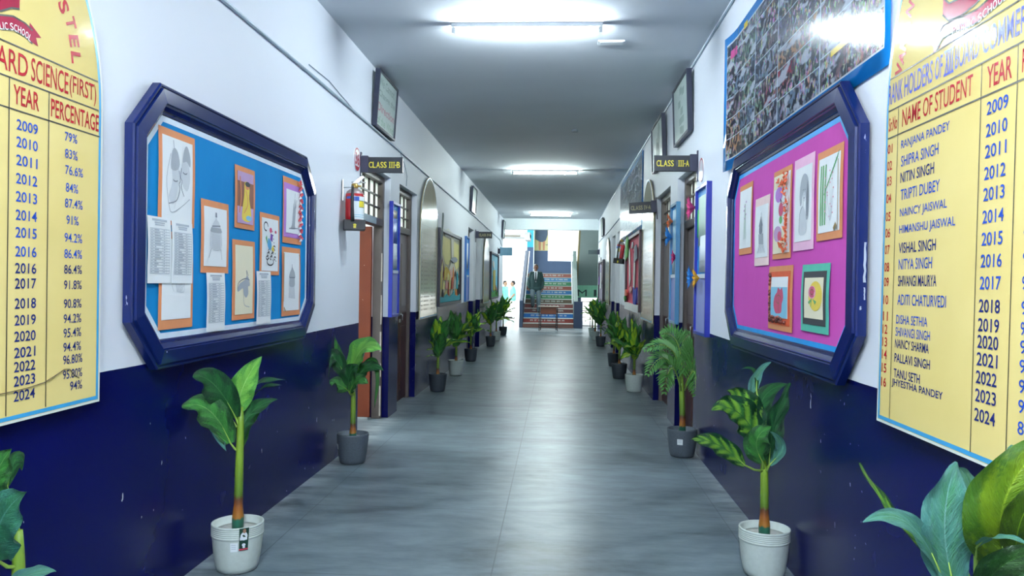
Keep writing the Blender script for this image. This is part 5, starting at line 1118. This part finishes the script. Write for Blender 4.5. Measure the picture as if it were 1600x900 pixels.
far_plant('dumb cane in a dark pot standing in front of the left arched glossy board', -1.66, 10.78, POTD, .62, .126, 1)
far_plant('dumb cane in a white pot on the left, below the collage display board', -1.66, 12.7, POTW, .62, .126, 2)
far_plant('dumb cane in a dark pot just beyond the left white one', -1.68, 15.0, POTD, .62, .126, 3)
far_plant('dumb cane in a dark pot on the left past the CLASS IV-B door', -1.62, 18.65, POTD, .66, .118, 4)
far_plant('dumb cane in a white pot half hidden behind another plant, far left', -1.64, 20.6, POTW, .66, .118, 5)
far_plant('last dumb cane on the left, in a dark pot at the bright exit', -1.62, 22.8, POTD, .7, .12, 6)
far_plant('dumb cane in a white pot on the right, just beyond the palm', 1.07, 11.2, POTW, .62, .13, 7)
far_plant('dumb cane in a dark pot on the right, just behind the white one', .98, 12.75, POTD, .62, .128, 8)
far_plant('dumb cane in a dark pot on the right, third beyond the palm', 1.02, 14.6, POTD, .62, .12, 9)
far_plant('dumb cane in a dark pot at the far right, apart from the others', 1.02, 19.3, POTD, .66, .126, 10)
far_plant('dumb cane in a white pot at the far right, behind the dark one', .98, 21.4, POTW, .68, .12, 11)
far_plant('last dumb cane on the right, in a white pot near the stairs', .98, 23.2, POTW, .68, .12, 12)

# ---------------------------------------------------------------- desk before the stairs
DWOOD = M('desk_reddish_wood', '8a4f38', .45, var=.2, scale=8); DTOP = M('desk_pale_worn_top', 'b9a898', .35, var=.1); DLEG = M('desk_dark_iron', '2f2a2c', .45, .4)
t = thing('school_desk', 'small wooden school desk with dark iron legs in front of the stairs', 'desk', (-.345, 25.45, 0))
MB().box(-.34, .34, -.2, .22, .765, .79).build('desk_top', DTOP, t, .004)
MB().box(-.25, .25, -.15, -.13, .54, .765).build('front_panel', DWOOD, t, .003)
MB().box(-.25, .25, -.13, .18, .53, .55).build('book_shelf', DWOOD, t, .003)
for x, y in ((-.29, -.17), (.29, -.17), (-.25, .19), (.25, .19)): MB().box(x-.014, x+.014, y-.014, y+.014, 0, .765).build('leg', DLEG, t)
b = MB(); b.box(-.25, .25, .18, .2, .12, .145); b.box(-.25, .25, .18, .2, .34, .36)
for s in (-1, 1): b.box(s*.27-.012, s*.27+.012, -.16, .18, .1, .124)
b.build('foot_rail', DLEG, t)

# ---------------------------------------------------------------- people
def capsule(b, p0, r0, p1, r1, n=14):
    p0, p1 = Vector(p0), Vector(p1); ax = (p1-p0); L = ax.length or 1e-4; ax = ax/L
    a = Vector((0, 0, 1)) if abs(ax.z) < .9 else Vector((0, 1, 0)); sx = ax.cross(a).normalized(); sy = ax.cross(sx)
    rings = [(-r0*math.cos(q*PI/10), r0*math.sin(q*PI/10)) for q in range(1, 6)]+[(L+r1*math.sin(q*PI/10), r1*math.cos(q*PI/10)) for q in range(0, 5)]
    V = [p0-ax*r0]; 
    for d, r in rings: V += [p0+ax*d+sx*(r*math.cos(2*PI*k/n))+sy*(r*math.sin(2*PI*k/n)) for k in range(n)]
    V.append(p1+ax*r1); m = len(rings); F = [(0, 1+(k+1) % n, 1+k) for k in range(n)]
    for i in range(m-1): F += [(1+i*n+k, 1+i*n+(k+1) % n, 1+(i+1)*n+(k+1) % n, 1+(i+1)*n+k) for k in range(n)]
    F += [(1+(m-1)*n+k, 1+(m-1)*n+(k+1) % n, len(V)-1) for k in range(n)]; b.add(V, F, 0, True)
def fuse(b, name, mat, parent, vox=.009, smooth=4):
    o = b.build(name, mat); r = o.modifiers.new('r', 'REMESH'); r.mode = 'VOXEL'; r.voxel_size = vox; r.use_smooth_shade = True
    s = o.modifiers.new('s', 'SMOOTH'); s.factor = .5; s.iterations = smooth
    me = bpy.data.meshes.new_from_object(o.evaluated_get(bpy.context.evaluated_depsgraph_get())); old = o.data; o.modifiers.clear(); o.data = me; me.name = name; bpy.data.meshes.remove(old)
    if not me.materials: me.materials.append(mat)
    o.parent = parent; return o
def hand(b, wr, d, out, r=.0085):
    """palm, four unequal curled fingers and a thumb leaving the side of the palm"""
    wr, d, out = Vector(wr), Vector(d).normalized(), Vector(out).normalized(); fw = d.cross(out).normalized(); k = wr+d*.09
    for j in range(4): capsule(b, wr+out*(.012*(j-1.5))*.6, .017, k+fw*(.021*(j-1.5))+Vector((0, 0, 0)), .013)
    for j, l in enumerate((.062, .075, .07, .055)):
        q = k+fw*(.021*(j-1.5)); m_ = q+d*l*.55-out*.012; capsule(b, q, r*1.1, m_, r); capsule(b, m_, r, m_+d*l*.4-out*.028, r*.85)
    s = wr+d*.03+fw*.03; m_ = s+d*.035+fw*.022-out*.01; capsule(b, s, .013, m_, .0105); capsule(b, m_, .0105, m_+d*.035-out*.008, .009)
def person(name, label, loc, rotz, J, cols, coat=True, vox=.009):
    t = thing(name, label, 'person', loc, rotz); skin = M(cols['skinname'], cols['skin'], .55); v = {k: Vector(p) for k, p in J.items()}
    b = MB(); hd = v['head']; nk = v['neck']
    capsule(b, v['pelvis']-Vector((.05, 0, 0)), .11, v['pelvis']+Vector((.05, 0, 0)), .11); capsule(b, v['pelvis'], .12, v['chest'], .13); capsule(b, v['chest']-Vector((.07, 0, 0)), .115, v['chest']+Vector((.07, 0, 0)), .115); capsule(b, v['chest'], .1, nk, .055); capsule(b, nk, .055, hd-Vector((0, 0, .05)), .05)
    for s in 'LR':
        capsule(b, v['sh'+s], .062, v['el'+s], .045); capsule(b, v['el'+s], .043, v['wr'+s], .029); capsule(b, v['hip'+s], .09, v['kn'+s], .062); capsule(b, v['kn'+s], .06, v['an'+s], .04)
        f = v.get('toe'+s, v['an'+s]+Vector((0, -.15, -.05))); capsule(b, v['an'+s]+Vector((0, .03, -.05)), .035, f, .03); sg = 1 if s == 'L' else -1
        d = (v['wr'+s]-v['el'+s]); hand(b, v['wr'+s], d, Vector((sg, 0, 0)))
    b.ball(hd+Vector((0, .008, .03)), (.078, .095, .098)); capsule(b, hd+Vector((0, -.03, -.03)), .062, hd+Vector((0, -.052, -.075)), .034)       # skull, jaw
    capsule(b, hd+Vector((0, -.085, .022)), .011, hd+Vector((0, -.108, -.018)), .016)                                                             # nose
    for s in (-1, 1):
        b.ball(hd+Vector((s*.08, .01, .0)), (.012, .02, .032)); capsule(b, hd+Vector((s*.012, -.085, .032)), .010, hd+Vector((s*.05, -.07, .034)), .010)
    capsule(b, hd+Vector((-.022, -.088, -.048)), .009, hd+Vector((.022, -.088, -.048)), .009)
    fuse(b, 'body', skin, t, vox, 3)
    b = MB()
    for s in (-1, 1): b.ball(hd+Vector((s*.031, -.076, .012)), .011, 0, 8)
    b.build('eyes', M('dark_eye', '1c1512', .3), t)
    b = MB(); b.ball(hd+Vector((0, .022, .055)), (.085, .097, .085)); b.ball(hd+Vector((0, .05, .01)), (.08, .075, .08)); fuse(b, 'hair', M('black_hair', '15130f', .5), t, vox, 2)
    b = MB()
    for s in 'LR':
        capsule(b, v['hip'+s], .108, v['kn'+s], .08); capsule(b, v['kn'+s], .078, v['an'+s]+Vector((0, .01, -.02)), .064)
    capsule(b, v['pelvis']-Vector((.06, 0, 0)), .125, v['pelvis']+Vector((.06, 0, 0)), .125); fuse(b, 'trousers', M(cols['trname'], cols['tr'], .8), t, vox*1.2, 3)
    for s in 'LR':
        b = MB(); f = v.get('toe'+s, v['an'+s]+Vector((0, -.15, -.05))); capsule(b, v['an'+s]+Vector((0, .035, -.052)), .042, f+Vector((0, -.03, 0)), .038); b.build('shoe', M('black_shoe_leather', '17171a', .3), t)
    top = M(cols['topname'], cols['top'], .85); b = MB(); up = Vector((0, 0, 1)); e = .012 if coat else .008
    capsule(b, v['pelvis']-Vector((.075, 0, .06 if coat else .03)), .138+e, v['pelvis']+Vector((.075, 0, -.06 if coat else -.03)), .138+e); capsule(b, v['pelvis']-Vector((.04, 0, 0)), .135+e, v['chest']-Vector((.04, 0, 0)), .135+e); capsule(b, v['pelvis']+Vector((.04, 0, 0)), .135+e, v['chest']+Vector((.04, 0, 0)), .135+e); capsule(b, v['chest']-Vector((.05, 0, 0)), .12+e, v['chest']+Vector((.05, 0, 0)), .12+e)
    capsule(b, v['shL']-Vector((.03, 0, 0)), .06+e, v['shR']+Vector((.03, 0, 0)), .06+e)
    for s in 'LR':
        capsule(b, v['sh'+s], .066+e, v['el'+s]+Vector((0, 0, 0 if coat else .06)), .056+e)
        if coat: capsule(b, v['el'+s], .055+e, v['wr'+s], .036+e)
    fuse(b, 'jacket' if coat else 'shirt', top, t, vox*1.2, 3)
    if coat:
        sh = M('white_shirt_cloth', 'e2e6ea', .8); c = v['chest']; y = c.y-.122-e
        b = MB(); b.prism([(c.x-.065, c.z+.16), (c.x+.065, c.z+.16), (c.x+.045, c.z-.05), (c.x+.02, c.z-.19), (c.x-.02, c.z-.19), (c.x-.045, c.z-.05)], y-.032, y+.08); b.build('shirt_front', sh, t, .012)
        b = MB(); b.lathe([(.062, 0), (.064, .02), (.06, .045), (.056, .05)], tuple(nk+Vector((0, 0, -.01))), 18); b.build('collar', sh, t)
        b = MB(); b.prism([(c.x-.02, c.z+.17), (c.x+.02, c.z+.17), (c.x+.016, c.z+.13), (c.x+.03, c.z-.12), (c.x, c.z-.19), (c.x-.03, c.z-.12), (c.x-.016, c.z+.13)], y-.042, y-.03); b.build('tie', M('dark_tie_cloth', '1f2a30', .7), t, .004)
        b = MB()
        for s in (-1, 1): b.prism([(c.x+s*.06, c.z+.17), (c.x+s*.10, c.z+.14), (c.x+s*.095, c.z+.05), (c.x+s*.015, c.z-.2), (c.x+s*.045, c.z-.04)], y-.04, y+.02)
        b.build('lapel', top, t, .006)
    return t
JM = dict(pelvis=(-.01, .06, .93), chest=(-.01, .04, 1.27), neck=(-.01, .04, 1.44), head=(-.015, .01, 1.585), shL=(.145, .05, 1.39), shR=(-.165, .05, 1.39), elL=(.225, .09, 1.12), elR=(-.245, .09, 1.12), wrL=(.225, -.0, .88), wrR=(-.255, -.0, .89),
          hipL=(.085, .06, .9), hipR=(-.105, .06, .9), knL=(.095, -.03, .48), knR=(-.12, -.07, .60), anL=(.1, .0, .09), anR=(-.11, .19, .26), toeL=(.11, -.13, .038), toeR=(-.12, .06, .205))
person('person', 'person in a dark green blazer, tie and grey trousers walking down the stairs', (-.83, 27.86, .48), 0, JM, dict(skinname='brown_skin', skin='6a4634', tr='5a6a70', trname='grey_trouser_cloth', top='1f3a3a', topname='dark_green_blazer_cloth'), True, .009)
JS = dict(pelvis=(0, 0, .9), chest=(0, 0, 1.2), neck=(0, 0, 1.38), head=(0, -.02, 1.52), shL=(.135, 0, 1.33), shR=(-.135, 0, 1.33), elL=(.19, .02, 1.06), elR=(-.19, .02, 1.06), wrL=(.17, -.12, .88), wrR=(-.18, -.05, .86), hipL=(.08, 0, .86), hipR=(-.08, 0, .86), knL=(.09, -.02, .46), knR=(-.09, .02, .46), anL=(.09, 0, .09), anR=(-.09, .05, .09))
c2 = dict(skinname='light_brown_skin', skin='b08a70', tr='d4d8d4', trname='haze_paled_trouser_cloth', top='7fc4b8', topname='haze_paled_teal_shirt_cloth')  # clothes coloured pale to carry the overexposed haze at the exit
person('person', 'distant person in a haze-paled teal shirt outside the exit, next to the left wall', (-2.40, 34.6, -.02), 1.0, JS, c2, False, .012)
person('person', 'distant person in haze-paled clothes and teal top outside the exit, nearer the stairs', (-2.02, 34.2, -.02), -1.35, JS, c2, False, .012)
